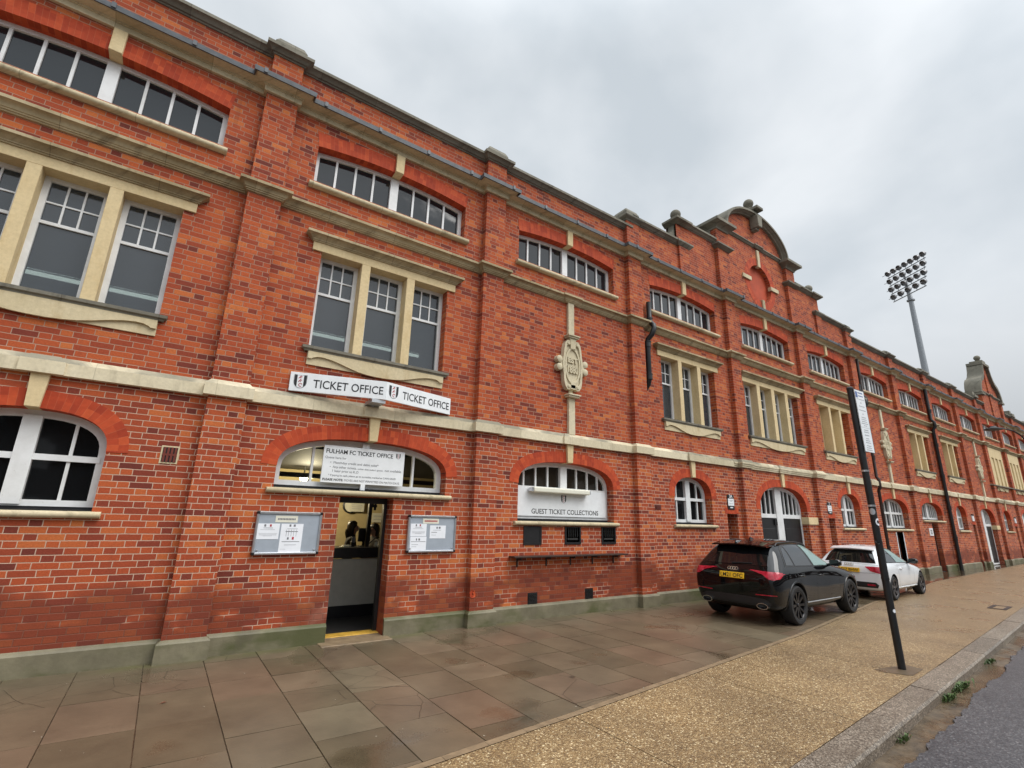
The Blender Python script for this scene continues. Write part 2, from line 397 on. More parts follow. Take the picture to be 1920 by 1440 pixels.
        o = bpy.data.objects.new(name, me); C.objects.link(o)
        if parent: o.parent = parent
        if loc: o.location = loc
        if bevel:
            b = o.modifiers.new('bevel', 'BEVEL'); b.width = bevel; b.segments = segs; b.limit_method = 'ANGLE'; b.angle_limit = R(40)
        return o

def tag(o, label=None, cat=None, group=None, kind=None):
    if label: o['label'] = label
    if cat: o['category'] = cat
    if group: o['group'] = group
    if kind: o['kind'] = kind
    return o
def empty(name, loc, label, cat, group=None, rz=0):
    o = bpy.data.objects.new(name, None); C.objects.link(o); o.location = loc; o.rotation_euler = (0, 0, rz)
    o.empty_display_size = .2
    return tag(o, label, cat, group)
def copy_tree(o, parent=None):
    c = o.copy(); C.objects.link(c)
    if parent: c.parent = parent
    for ch in list(o.children): copy_tree(ch, c)
    return c

def text_mesh(s, size, thick=.0015, bold=0.0, width=1.0, align='LEFT', shear=0.0):
    """mesh of lettering lying in XZ, facing -Y"""
    cu = bpy.data.curves.new('lettering', 'FONT'); cu.body = s; cu.size = size; cu.align_x = align
    cu.offset = bold; cu.extrude = thick/2; cu.resolution_u = 3; cu.shear = shear
    ob = bpy.data.objects.new('lettering', cu); C.objects.link(ob)
    dg = bpy.context.evaluated_depsgraph_get(); dg.update()
    me = bpy.data.meshes.new_from_object(ob.evaluated_get(dg))
    bpy.data.objects.remove(ob); bpy.data.curves.remove(cu)
    for v in me.vertices: x, y, z = v.co; v.co = (x*width, -z, y)
    return me
def lettering(s, size, mat, parent, loc, rz=0, name='lettering', fit=None, **k):
    me = text_mesh(s, size, **k)
    if fit:
        xs = [v.co.x for v in me.vertices]; w = max(xs)-min(xs); x0 = min(xs)
        for v in me.vertices: v.co.x = (v.co.x-x0)*fit/w
    me.materials.clear(); me.materials.append(MATS[mat]); me.name = name
    o = bpy.data.objects.new(name, me); C.objects.link(o); o.parent = parent; o.location = loc; o.rotation_euler = (0, 0, rz)
    return o
# ------------------------------------------------------------------ the stadium building
XL, XR = -7.9, 61.2
PIL = [(-3.86,-3.41),(.24,.69),(4.32,4.775),(8.44,8.89),(12.56,13.02),(16.69,17.14),(20.77,21.22),(24.77,25.22),(28.87,29.32),(32.97,33.42),(36.96,37.41),(41.0,41.45),(44.85,45.3),(48.9,49.35),(53.0,53.45),(57.1,57.55)]
EDGE = [XL]+[(a+b)/2 for a, b in PIL]+[XR]
BAYC = [-5.68,-1.585,2.51,6.605,10.725,14.855,18.955,22.995,27.05,31.15,35.2,39.2,43.1,47.1,51.15,55.25,59.3]
BAYN = 'ZABCDEFGHIJKLMNOP'
PD = .12
stand = empty('football_stand', (0, 0, 0), 'long red brick stadium stand with cream stone dressings and two gables', 'building')

def outline(c, h, z0, zs, rise=0, n=2.5, N=20):
    pts = [(c-h, z0), (c+h, z0), (c+h, zs)]
    if rise:
        for i in range(1, N):
            a = math.pi*i/N; ca, sa = math.cos(a), math.sin(a)
            pts.append((c+h*math.copysign(abs(ca)**(2/n), ca), zs+rise*abs(sa)**(2/n)))
    pts.append((c-h, zs)); return pts
def archz(x, c, h, zs, rise, n=2.5):
    q = min(1, abs(x-c)/h); return zs+rise*(1-q**n)**(1/n)
def seg_outline(c, h, z0, zs, rise, N=14):
    """shallow segmental head"""
    pts = [(c-h, z0), (c+h, z0)]
    for i in range(N+1):
        x = h-2*h*i/N; pts.append((c+x, zs+rise*(1-(x/h)**2)))
    return pts
def rect(x0, x1, z0, z1): return [(x0, z0), (x1, z0), (x1, z1), (x0, z1)]

# every ground-floor opening: bay -> list of (kind, centre, half, sill, spring, rise)
GROUND = {'A': [('win', -1.40, .735, 1.655, 2.335, .445)], 'B': [('office', 2.51, 1.315, 2.035, 2.335, .468), ('door', 2.528, .412, 0, 1.955, 0)],
 'C': [('guest', 6.555, 1.24, 1.655, 2.335, .465)], 'D': [('win', 10.55, .725, 1.655, 2.29, .485), ('slot', 12.115, .225, 0, 1.945, 0)],
 'E': [('gate', 14.79, 1.30, 0, 2.10, .67)], 'F': [('win', 19.12, .725, 1.655, 2.29, .485), ('slot', 17.62, .21, 0, 1.945, 0)],
 'G': [('bigwin', 22.97, 1.24, 1.655, 2.29, .485), ('gdoor', 22.98, .31, 0, 1.555, 0)], 'H': [('fan', 26.93, 1.24, 2.035, 2.29, .485), ('hdoor', 27.0, .36, 0, 1.93, 0)],
 'I': [('win', 30.80, .725, 1.655, 2.29, .485), ('slot', 32.43, .21, 0, 1.945, 0)], 'J': [('gate', 34.95, 1.28, 0, 2.10, .67)],
 'K': [('win', 38.75, .725, 1.655, 2.29, .485), ('slot', 40.25, .21, 0, 1.945, 0)], 'L': [('gate', 43.2, 1.28, 0, 2.10, .67)],
 'M': [('win', 47.1, .725, 1.655, 2.29, .485)], 'N': [('gate', 51.15, 1.28, 0, 2.10, .67)], 'O': [('win', 55.2, .725, 1.655, 2.29, .485)]}
MIDK = {'A': 3, 'B': 3, 'D': 3, 'E': 4, 'F': 3, 'H': 3, 'I': 3, 'K': 'tall', 'L': 'tall', 'N': 3, 'O': 3}
TOPH, TZ0, TZS, TRISE = 1.40, 6.93, 7.595, .115
def lights(kind):
    if kind == 3: return [(-1.12, -.475), (-.33, .32), (.465, 1.12)]
    if kind == 4: return [(-1.575, -.935), (-.76, -.12), (.06, .685), (.86, 1.525)]
    return [(-1.0, -.52), (-.24, .24), (.52, 1.0)]

wall = MB(); REV = .42
ZT = 8.15
for i, bn in enumerate(BAYN):
    c = BAYC[i]; holes = [seg_outline(c, TOPH, TZ0, TZS, TRISE)]
    k = MIDK.get(bn)
    if k == 'tall': holes.append(rect(c-1.33, c+1.33, 4.13, 6.2))
    elif k: L = lights(k); holes.append(rect(c+L[0][0], c+L[-1][1], 4.118, 5.735))
    for g in GROUND.get(bn, []):
        z0 = g[3] if g[3] else -.25
        holes.append(outline(g[1], g[2], z0, g[4], g[5]))
    outer = rect(EDGE[i], EDGE[i+1], -.45, ZT)
    loops = [outer]+[h[::-1] for h in holes]
    flat = [p for L in loops for p in L]
    tris = tessellate_polygon([[Vector((x, z, 0)) for x, z in L] for L in loops])
    fs = []
    for a, b, d in tris:
        (ax, az), (bx, bz), (dx, dz) = flat[a], flat[b], flat[d]
        if (bx-ax)*(dz-az)-(bz-az)*(dx-ax) < 0: b, d = d, b
        fs.append((a, b, d))
    wall.add([(x, 0, z) for x, z in flat], fs)
    for h in holes:
        n = len(h); wall.add([(x, 0, z) for x, z in h]+[(x, REV, z) for x, z in h], [(j, (j+1) % n, (j+1) % n+n, j+n) for j in range(n)])
wall.build('brick_wall', 'red_brick', stand)
core = MB()      # dark carcass: roof, ends, floors and the back
core.box(XL, XR, 11.9, 12.0, -.4, 8.3); core.box(XL+.002, XL+.1, .43, 11.9, -.4, 8.3); core.box(XR-.1, XR-.002, .43, 11.9, -.4, 8.3); core.box(XL, XR, .36, 11.99, 8.3, 8.42)
core.box(XL+.1, XR-.1, .43, 11.9, 3.2, 3.3); core.box(XL+.1, XR-.1, .43, 11.9, 6.35, 6.45)
core.build('roof_deck', 'inner_dark', stand)

def steps_path(x0, x1, steps, base=0.0):
    path = [(x0, base)]
    for a, b, d in sorted(steps):
        if b <= x0 or a >= x1: continue
        if a <= x0: path = [(x0, base-d)]
        else: path += [(a, base), (a, base-d)]
        if b >= x1: return path+[(x1, base-d)]
        path += [(b, base-d), (b, base)]
    path.append((x1, base)); return path
PS = [(a, b, PD) for a, b in PIL]

# plinth, broken at the doors
doors = sorted((g[1]-g[2], g[1]+g[2]) for v in GROUND.values() for g in v if g[3] == 0)
x = XL
PP = [(.045, -.45), (.045, .205), (.03, .225), (0, .245)]
for a, b in doors+[(XR, None)]:
    m = MB(); m.sweep(steps_path(x, a, PS), PP); m.build('plinth', 'plinth_concrete', stand)
    x = b
# pilasters: one mesh per kind, copies along the front
m = MB(); w = .455; m.box(-w/2, w/2, -PD, .03, .2, 8.1); p0 = m.build('pilaster', 'red_brick', stand, loc=(EDGE[1], 0, 0))
for e in EDGE[2:-1]:
    q = p0.copy(); C.objects.link(q); q.location = (e, 0, 0)
# band course
KEY = [(g[1]-.13, g[1]+.13, .035) for v in GROUND.values() for g in v if g[5]]
BP = [(-.01, 3.16), (.068, 3.166), (.068, 3.315), (.0, 3.385)]
BM = [(-.01, 3.16), (.05, 3.166), (.05, 3.205), (.066, 3.21), (.066, 3.255), (.085, 3.26), (.085, 3.30), (.02, 3.385)]
for x0, x1, pr in ((XL, 12.3, BP), (12.3, 17.35, BM), (17.35, 36.75, BP), (36.75, 45.5, BM), (45.5, XR, BP)):
    m = MB(); m.sweep(steps_path(x0, x1, PS+KEY), pr); m.build('band_course', 'band_stone', stand)
SP = [(-.01, 6.268), (.028, 6.272), (.03, 6.29), (.046, 6.293), (.048, 6.311), (.06, 6.316), (.068, 6.345), (.09, 6.375), (.118, 6.388), (.132, 6.39), (.132, 6.432), (-.01, 6.505)]
PANELS = {'C': 6.60, 'G': 23.05, 'J': 35.25}
m = MB(); m.sweep(steps_path(XL, XR, PS+[(c-.13, c+.13, .03) for c in PANELS.values()]), SP); m.build('string_course', 'string_stone', stand, smooth=35)
CP = [(-.01, 8.068), (.045, 8.072), (.05, 8.155), (.07, 8.16), (.072, 8.178), (.085, 8.182), (.12, 8.186), (.155, 8.195), (.18, 8.21), (.198, 8.222), (.2, 8.25), (-.01, 8.255)]
m = MB(); m.sweep(steps_path(XL, XR, PS), CP); cor = m.build('cornice', 'cornice_stone', stand, smooth=35)
m = MB(); m.sweep(steps_path(XL, XR, PS), [(.204, 8.196), (.224, 8.196), (.232, 8.272), (.15, 8.30), (-.01, 8.36)])
x = XL+.6
while x < XR:
    d = PD if any(a-.24 < x < b+.24 for a, b in PIL) else 0
    m.box(x, x+.05, -.242-d, -.03-d, 8.21, 8.292); x += .93
m.build('lead_flashing', 'lead', cor)

# parapet ---------------------------------------------------------------
PT = .34
def cop(z, o=.13): return [(.0, z-.19), (.02, z-.185), (.025, z-.165), (.05, z-.16), (.07, z-.135), (.11, z-.105), (o, z-.10), (o, z-.045), (0, z), (-PT-.02, z), (-PT-.02, z-.185)]
SECT = [(XL, 8.665, 9.03), (8.665, 10.62, 9.375), (10.62, 12.42, 10.095), (17.13, 18.95, 10.095), (18.95, 20.995, 9.375), (20.995, 37.2, 9.03), (43.4, XR, 9.03)]
for a, b, z in SECT: m = MB(); m.box(a, b, 0, PT, ZT+.1, z-.18); m.build('parapet_wall', 'red_brick', stand)
PIERS = [p for p in PIL if p[1] < 12.5 or 20 < p[0] < 36 or p[0] > 44]
for a, b, z in SECT: m = MB(); m.sweep(steps_path(a, b, [(p, q, .11) for p, q in PIERS if not 8 < p < 9 and not 20 < p < 21]), cop(z)); m.build('coping', 'coping_stone', stand, smooth=30)
PH = {3: 9.10, 6: 9.10}
for i, (a, b) in enumerate(PIL):
    if (a, b) not in PIERS: continue
    m = MB(); cb = MB()
    top = PH.get(i, 8.85); m.box(a, b, -.11, .02, ZT+.1, top)
    if i in PH:
        m.box(a, b, .02, PT, ZT+.1, top)
        cb.sweep([(a, PT+.05), (a, -.11), (b, -.11), (b, PT+.05)], [(0, top-.02), (.02, top-.01), (.03, top+.02), (.09, top+.06), (.11, top+.075), (.11, top+.12), (0, top+.16)]); cb.box(a+.01, b-.01, -.09, PT+.05, top, top+.155)
        z = top+.16
    else: z = 9.025
    for j in range(1):
        x0, x1, y0, y1 = a-.02, b+.02, -.13, .36; h = .19 if i < 6 else .17; s = .05 if i < 6 else .13
        cb.add([(x0,y0,z),(x1,y0,z),(x1,y1,z),(x0,y1,z),(x0,y0,z+h*.55),(x1,y0,z+h*.55),(x1,y1,z+h*.55),(x0,y1,z+h*.55),(x0+s,y0+s,z+h*1.1),(x1-s,y0+s,z+h*1.1),(x1-s,y1-s,z+h*1.1),(x0+s,y1-s,z+h*1.1)],
               [(3,2,1,0),(0,1,5,4),(1,2,6,5),(2,3,7,6),(3,0,4,7),(4,5,9,8),(5,6,10,9),(6,7,11,10),(7,4,8,11),(8,9,10,11)])
    pp = m.build('parapet_pier', 'red_brick', stand); cb.build('pier_cap', 'coping_stone', pp, bevel=.012)
def ball(name, x, y, z, r, par):
    prof = [(0, z-r*1.9), (r*.95, z-r*1.9), (r*1.0, z-r*1.6), (r*.62, z-r*1.45), (r*.5, z-r*1.1), (r*.62, z-r*.95)]+[(r*math.sin(t), z-r*math.cos(t)) for t in [math.pi*(.27+.73*i/10) for i in range(11)]]
    prof[-1] = (0.0005, z+r)
    m = MB(); m.lathe(prof, (x, y, 0), 18); return m.build(name, 'coping_stone', par, smooth=40)
def scroll(mb, x, z0, h, wd, y0, y1, s):
    """ogee console leaning against a pier: s = -1 to the left, 1 to the right"""
    pts = []
    for i in range(9):
        t = i/8; pts.append((x+s*wd*(1-t)**1.7*(1+.25*math.sin(t*6.3)), z0+h*t))
    poly = [(x, z0)]+pts+[(x, z0+h)]
    poly = [poly[i] for i in range(len(poly)) if i == 0 or (abs(poly[i][0]-poly[i-1][0])+abs(poly[i][1]-poly[i-1][1])) > 1e-4]
    if s > 0: pass
    else: poly = poly[::-1]
    mb.prism(poly, y0, y1)
# step pilasters with balls in bays D and F
for a, b, s in ((10.62, 11.04, -1), (18.53, 18.95, 1)):
    m = MB(); m.box(a, b, -.06, .01, ZT+.1, 9.2); m.box(a, b, .012, PT-.01, 9.1, 9.92); m.build('step_pier', 'red_brick', stand)
    m = MB(); m.sweep([(a-.04, .01), (a-.04, -.06), (b+.04, -.06), (b+.04, .01)], [(0, 9.18), (.03, 9.2), (.09, 9.27), (.09, 9.32), (0, 9.36)]); m.build('step_cap', 'coping_stone', stand, smooth=30)
    m = MB(); m.sweep([(a, PT+.03), (a, -.03), (b, -.03), (b, PT+.03)], [(0, 9.895), (.03, 9.91), (.12, 9.98), (.14, 9.985), (.14, 10.05), (0, 10.10)]); m.box(a+.01, b-.01, 0, PT, 9.9, 10.12)
    m.box(a+.03, b-.03, .0, PT-.02, 10.12, 10.17); cap = m.build('step_cap', 'coping_stone', stand, smooth=30)
    m = MB(); scroll(m, a if s < 0 else b, 9.375, .53, .36, .06, .26, s); m.build('scroll_bracket', 'coping_stone', stand)
    ball('ball_finial', (a+b)/2-.02*s, .15, 10.36, .15, stand)

def gable1():
    a, b = 12.42, 17.13; gc = (a+b)/2; hw = 1.72
    arc = [(gc+hw*math.cos(math.pi*i/24), 10.72+.98*math.sin(math.pi*i/24)) for i in range(25)]
    NC = 28; cz, cr = 9.33, .66
    circ = [(gc+.14+cr*math.cos(2*math.pi*i/NC), cz+cr*math.sin(2*math.pi*i/NC)) for i in range(NC)]
    outer = [(a+.42, ZT+.1), (b-.42, ZT+.1), (b-.42, 10.72)]+arc[1:-1]+[(a+.42, 10.72)]
    m = MB()
    loops = [outer, circ[::-1]]; flat = [p for L in loops for p in L]; fs = []
    for p, q, r in tessellate_polygon([[Vector((x, z, 0)) for x, z in L] for L in loops]):
        (ax, az), (bx, bz), (dx, dz) = flat[p], flat[q], flat[r]
        if (bx-ax)*(dz-az)-(bz-az)*(dx-ax) < 0: q, r = r, q
        fs.append((p, q, r))
    m.add([(x, -.0, z) for x, z in flat], fs)
    n = NC; m.add([(x, 0, z) for x, z in circ]+[(x, .14, z) for x, z in circ], [(j, (j+1) % n, (j+1) % n+n, j+n) for j in range(n)])
    m.prism(outer, .3, .45)
    for p, q in ((a+.02, a+.6), (b-.58, b-.02)): m.box(p, q, -.11, .45, ZT+.1, 10.42)
    g = m.build('gable', 'red_brick', stand)
    # terracotta roundel
    m = MB(); N = 40
    m.add([(gc+.14, .125, cz)]+[(gc+.14+(cr+.02)*math.cos(2*math.pi*i/N), .125, cz+(cr+.02)*math.sin(2*math.pi*i/N)) for i in range(N)], [(0, 1+i, 1+(i+1) % N) for i in range(N)])
    dk = m.build('roundel_disc', 'orange_render', g); m = MB()
    o = len(m.v); ro, ri = cr+.25, cr-.003
    for i in range(N+1):
        t = 2*math.pi*i/N
        m.v += [(gc+.14+ri*math.cos(t), -.006, cz+ri*math.sin(t)), (gc+.14+ro*math.cos(t), -.006, cz+ro*math.sin(t))]
        m.uv[o+2*i] = (t*(cr+.1), 0); m.uv[o+2*i+1] = (t*(cr+.1), .25)
    for i in range(N): m.f.append((o+2*i, o+2*i+1, o+2*i+3, o+2*i+2)); m.mi.append(0)
    m.build('roundel', 'rubbed_brick', g)
    x = gc+.14
    for bx in ((x-cr-.41, x-cr+.07, cz-.06, cz+.07), (x+cr-.07, x+cr+.41, cz-.06, cz+.07), (x-.06, x+.07, cz-cr-.42, cz-cr+.07), (x-.07, x+.07, cz+cr-.06, 10.55)): m = MB(); m.box(bx[0], bx[1], -.05, .06, bx[2], bx[3]); m.build('roundel_keystone', 'cornice_stone', g)
    m = MB()
    st = [(a+.02, a+.6, .11), (b-.58, b-.02, .11), (gc-.02, gc+.3, .04)]
    m.sweep(steps_path(a+.6, b-.6, [(gc-.02, gc+.3, .04)]), [(0, 10.60), (.03, 10.61), (.07, 10.66), (.09, 10.665), (.09, 10.70), (0, 10.735)])
    for p, q in ((a+.02, a+.6), (b-.58, b-.02)):
        m.sweep([(p, .5), (p, -.11), (q, -.11), (q, .5)], [(0, 10.40), (.03, 10.41), (.04, 10.45), (.12, 10.53), (.2, 10.56), (.22, 10.57), (.22, 10.66), (0, 10.72)]); m.box(p+.01, q-.01, -.1, .48, 10.42, 10.70)
        m.sweep([(p, .02), (p, -.11), (q, -.11), (q, .02)], [(0, 9.74), (.03, 9.75), (.10, 9.82), (.12, 9.83), (.12, 9.88), (0, 9.92)])
    m.build('gable_string', 'coping_stone', g, smooth=30)
    # arched hood
    m = MB(); N = 30; prof = [(0, -.02), (0, -.08), (.03, -.10), (.04, -.14), (.08, -.19), (.08, -.23), (.15, -.23), (.165, -.18), (.17, .45), (0, .45)]
    k = len(prof); vs = []
    for i in range(N+1):
        t = math.pi*i/N; nx, nz = math.cos(t)/hw, math.sin(t)/.98; L = math.hypot(nx, nz)
        for o, y in prof: vs.append((gc+hw*math.cos(t)+nx/L*o, y, 10.715+.98*math.sin(t)+nz/L*o))
    fs = [(i*k+j, i*k+(j+1) % k, (i+1)*k+(j+1) % k, (i+1)*k+j) for i in range(N) for j in range(k)]
    m.add(vs, [f[::-1] for f in fs]); m.build('arched_hood', 'coping_stone', g, smooth=35)
    m = MB(); x = gc+.03
    m.prism([(x-.11, 11.28), (x+.11, 11.28), (x+.16, 11.72), (x-.16, 11.72)], -.30, -.01); m.box(x-.09, x+.09, -.2, -.01, 11.2, 11.28); m.box(x-.19, x+.19, -.36, .3, 11.93, 12.04)
    m.build('gable_keystone', 'coping_stone', g, bevel=.015)
    ball('ball_finial', gc+.02, .02, 12.33, .165, g)
    m = MB()
    scroll(m, a+.02, 10.09, .40, .34, .08, .34, -1); scroll(m, b-.02, 10.09, .40, .34, .08, .34, 1); m.build('scroll_bracket', 'coping_stone', g)
gable1()
def gable2():
    gc = 41.2; m = MB()
    half = [(2.15, 9.5), (2.08, 9.85), (1.9, 10.2), (1.62, 10.45), (1.30, 10.55), (1.02, 10.75), (.80, 11.05), (.66, 11.4), (.55, 11.7)]
    poly = [(gc-2.2, ZT+.1), (gc+2.2, ZT+.1)]+[(gc+x, z) for x, z in half]+[(gc-x, z) for x, z in half[::-1]]
    m.prism(poly, 0, .4); m.box(gc-.2, gc+.2, -.06, 0.01, ZT+.1, 11.1)
    for s in (-1, 1): m.box(gc+s*2.02-.2, gc+s*2.02+.2, -.1, .41, ZT+.1, 9.5)
    m.box(36.96, 39.2, .002, .36, ZT+.1, 9.0)
    for p in (37.0, 44.9): m.box(p, p+.4, -.1, .37, ZT+.1, 9.0)
    g = m.build('gable', 'red_brick', stand)
    m = MB(); line = [(gc+x, z) for x, z in half]; outl = [(gc+x*1.06+.06, z+.16) for x, z in half]
    for L, O in ((line, outl), ([(2*gc-x, z) for x, z in line][::-1], [(2*gc-x, z) for x, z in outl][::-1])): m.ring(O[::-1], L[::-1], -.16, .6, closed=False)
    m.box(gc-.75, gc+.75, -.18, .6, 11.7, 11.86); m.box(gc-.35, gc+.35, -.12, .5, 11.86, 12.05); m.sweep(steps_path(gc-2.2, gc+2.2, [(gc-.2, gc+.2, .06)]), [(0, 9.72), (.09, 9.79), (.09, 9.84), (0, 9.88)])
    for p in (37.0, 44.9): m.box(p-.1, p+.5, -.22, .5, 9.0, 9.14); m.box(p, p+.4, -.1, .4, 9.14, 9.36)
    for s in (-1, 1): m.box(gc+s*2.05-.3, gc+s*2.05+.3, -.2, .55, 9.5, 9.62)
    m.sweep(steps_path(37.4, 39.0, []), cop(9.03))
    m.build('gable_coping', 'coping_stone', g, smooth=35)
    ball('ball_finial', gc, .15, 12.3, .17, g)
gable2()

# windows -----------------------------------------------------------------
def arch_ring(name, pts, t, par, loc, n_soffit=True, y=-.006, key=None):
    """pts: intrados points left->right; rubbed-brick ring of thickness t with its soffit"""
    m = MB(); P = [Vector((x, z)) for x, z in pts]; u = 0; rows = []
    for i, p in enumerate(P):
        d = (P[min(i+1, len(P)-1)]-P[max(i-1, 0)]).normalized(); n = Vector((-d.y, d.x))
        if i: u += (p-P[i-1]).length*1.12
        q = p+n*t
        k = len(m.v); pin = p-n*.003
        m.v += [(pin.x, y, pin.y), (q.x, y, q.y), (pin.x, .2, pin.y), (q.x, .01, q.y)]
        m.uv[k] = (u, 0); m.uv[k+1] = (u, t); m.uv[k+2] = (u, -.2); m.uv[k+3] = (u, t+.01)
    for i in range(len(P)-1):
        a = 4*i; b = a+4
        for f in ((a, b, b+1, a+1), (a+2, b+2, b, a), (a+1, b+1, b+3, a+3)): m.f.append(f); m.mi.append(0)
    return m.build(name, 'rubbed_brick', par, loc=loc)
def keystone(par, loc, zt, zb, wt, wb, y0=-.055):
    m = MB(); m.prism([(-wb, zb), (wb, zb), (wt, zt), (-wt, zt)], y0, .19)
    return m.build('keystone', 'window_stone', par, loc=loc, bevel=.006)
def sill(par, h, z0, z1, loc, mat='cornice_stone', ext=.085, proj=.075):
    m = MB(); m.sweep([(-h-ext, .0), (h+ext, .0)], [(0, z0), (proj-.02, z0+.005), (proj, z0+.025), (proj, z1-.02), (proj-.015, z1-.002), (-.19, z1+.02)])
    return m.build('window_sill', mat, par, loc=loc, smooth=60)

def top_window():
    m = MB(); o = seg_outline(0, TOPH, TZ0, TZS, TRISE); i = seg_outline(0, TOPH-.07, TZ0+.055, TZS-.06, TRISE-.005)
    m.ring(o, i, .165, .23)
    zt = lambda x: TZS-.04+TRISE*(1-(x/TOPH)**2)
    m.box(-.085, .065, .15, .222, TZ0+.02, zt(0))
    for x in (-1.04, -.715, -.395, .375, .69, 1.015): m.box(x-.018, x+.018, .175, .22, TZ0+.03, zt(x)-.005)
    w = m.build('upper_window', 'white_paint', stand, loc=(BAYC[0], 0, 0))
    g = MB(); q = seg_outline(0, TOPH-.03, TZ0+.02, TZS-.02, TRISE); g.add([(0, .205, 7.2)]+[(x, .205, z) for x, z in q], [(0, 1+k, 1+(k+1) % len(q)) for k in range(len(q))]); g.build('pane', 'upper_glass', w)
    N = 22; pts = [(-TOPH+2*TOPH*k/N, TZS+TRISE*(1-(1-2*k/N)**2)) for k in range(N+1)]
    arch_ring('brick_arch', pts, .255, w, (0, 0, 0))
    keystone(w, (-.005, 0, 0), 8.07, 7.70, .078, .075)
    sill(w, TOPH, 6.79, 6.87, (0, 0, 0), ext=.07, proj=.085)
    return w
tw = top_window()
for c in BAYC[1:]:
    q = copy_tree(tw); q.location = (c, 0, 0); q.parent = stand

def mid_window(kind, glazed=True):
    L = lights(kind); H = L[-1][1]; hl = H+.145
    m = MB()
    for a, b in L:
        if not glazed: continue
        o, i = rect(a, b, 4.13, 5.715), rect(a+.065, b-.065, 4.165, 5.655)
        m.ring(o, i, .185, .26)
        w = b-a-.13
        m.box(a+.05, b-.05, .195, .25, 5.075, 5.115); m.box(a+.05, b-.05, .205, .245, 5.365, 5.385)
        for t in (1/3, 2/3): x = a+.065+w*t; m.box(x-.011, x+.011, .203, .247, 5.11, 5.67)
    if not glazed:   # blocked lights: rendered stone infill
        for a, b in L: m.box(a, b, .24, .3, 4.13, 5.715)
    w = m.build('sash_window', 'white_paint' if glazed else 'window_stone', stand)
    if glazed:
        g = MB()
        for a, b in L: g.box(a+.02, b-.02, .222, .230, 4.14, 5.70)
        g.build('pane', 'film_glass', w)
    s = MB()
    s.box(-hl, hl, -.03, .30, 5.712, 5.86)
    for (a, b), (c, d) in zip(L, L[1:]): s.box(b, c, -.03, .30, 4.10, 5.712)
    s.build('stone_surround', 'window_stone', w, bevel=.004)
    h = MB(); h.sweep([(-hl, .02), (-hl, -.03), (hl, -.03), (hl, .02)], [(0, 5.852), (.02, 5.855), (.022, 5.872), (.036, 5.875), (.038, 5.89), (.05, 5.90), (.075, 5.925), (.108, 5.945), (.122, 5.95), (.122, 5.99), (-.03, 6.03)])
    h.build('hood_moulding', 'string_stone', w, smooth=35)
    a = MB(); a.sweep([(-H-.04, .02), (-H-.04, -.03), (H+.04, -.03), (H+.04, .02)], [(0, 4.045), (.02, 4.05), (.025, 4.07), (.05, 4.085), (.055, 4.125), (-.05, 4.15)]); a.box(-H-.03, H+.03, -.02, .24, 4.06, 4.128)
    a.build('window_sill', 'coping_stone', w, smooth=35)
    ap = MB(); ap.box(-H-.005, H+.005, -.022, .02, 3.845, 4.048)
    k = H/1.12
    cv = [(1.12, 3.935), (1.06, 3.935), (1.04, 3.955), (.98, 3.975), (.90, 3.98), (.78, 3.965), (.65, 3.935), (.5, 3.89), (.36, 3.855), (.22, 3.835), (.08, 3.827)]
    up = [(-x*k, z) for x, z in cv]+[(x*k, z) for x, z in cv[::-1]]
    ap.prism(up+[(H, 4.047), (-H, 4.047)], -.055, -.02)
    ap.build('apron', 'apron_stone', w)
    return w
mw = mid_window(3); mw4 = mid_window(4); mb_ = mid_window(3, False)
first = {}
for i, bn in enumerate(BAYN):
    k = MIDK.get(bn)
    if k in (3, 4):
        src = mw4 if k == 4 else (mw if bn in 'ABD' else mb_)
        if src.name not in first: first[src.name] = 1; q = src
        else: q = copy_tree(src)
        q.location = (BAYC[i], 0, 0); q.parent = stand
        if src is mb_ and bn == 'F': q['label'] = 'blocked stone window with infilled lights'
def tall_panel():
    m = MB(); L = lights('tall')
    m.box(-1.33, 1.33, -.03, .02, 5.70, 6.25)
    xs = [-1.33]+[v for ab in L for v in ab]+[1.33]
    for a, b in zip(xs[::2], xs[1::2]): m.box(a, b, -.03, .02, 4.10, 5.70)
    for a, b in L: m.box(a, b, .14, .2, 4.1, 5.70)
    m.box(-1.35, 1.35, .021, .3, 4.05, 6.21)
    w = m.build('blind_window', 'window_stone', stand)
    ap = MB(); ap.box(-1.1, 1.1, -.022, .02, 3.845, 4.048); cv = [(1.1, 3.935), (1.04, 3.955), (.9, 3.98), (.65, 3.93), (.36, 3.855), (.12, 3.83)]
    for s in (-.55, .55): ap.prism([(s-x*.5, z) for x, z in cv]+[(s+x*.5, z) for x, z in cv[::-1]]+[(s+.55, 4.047), (s-.55, 4.047)], -.055, -.02)
    ap.build('apron', 'apron_stone', w); return w
tp = tall_panel(); tp.location = (BAYC[11], 0, 0); q = copy_tree(tp); q.location = (BAYC[12], 0, 0); q.parent = stand
m = MB(); m.sweep([(36.85, .02), (36.85, -.13), (45.4, -.13), (45.4, .02)], [(0, 4.05), (.02, 4.055), (.03, 4.11), (-.1, 4.15)]); m.build('sill_course', 'coping_stone', stand)

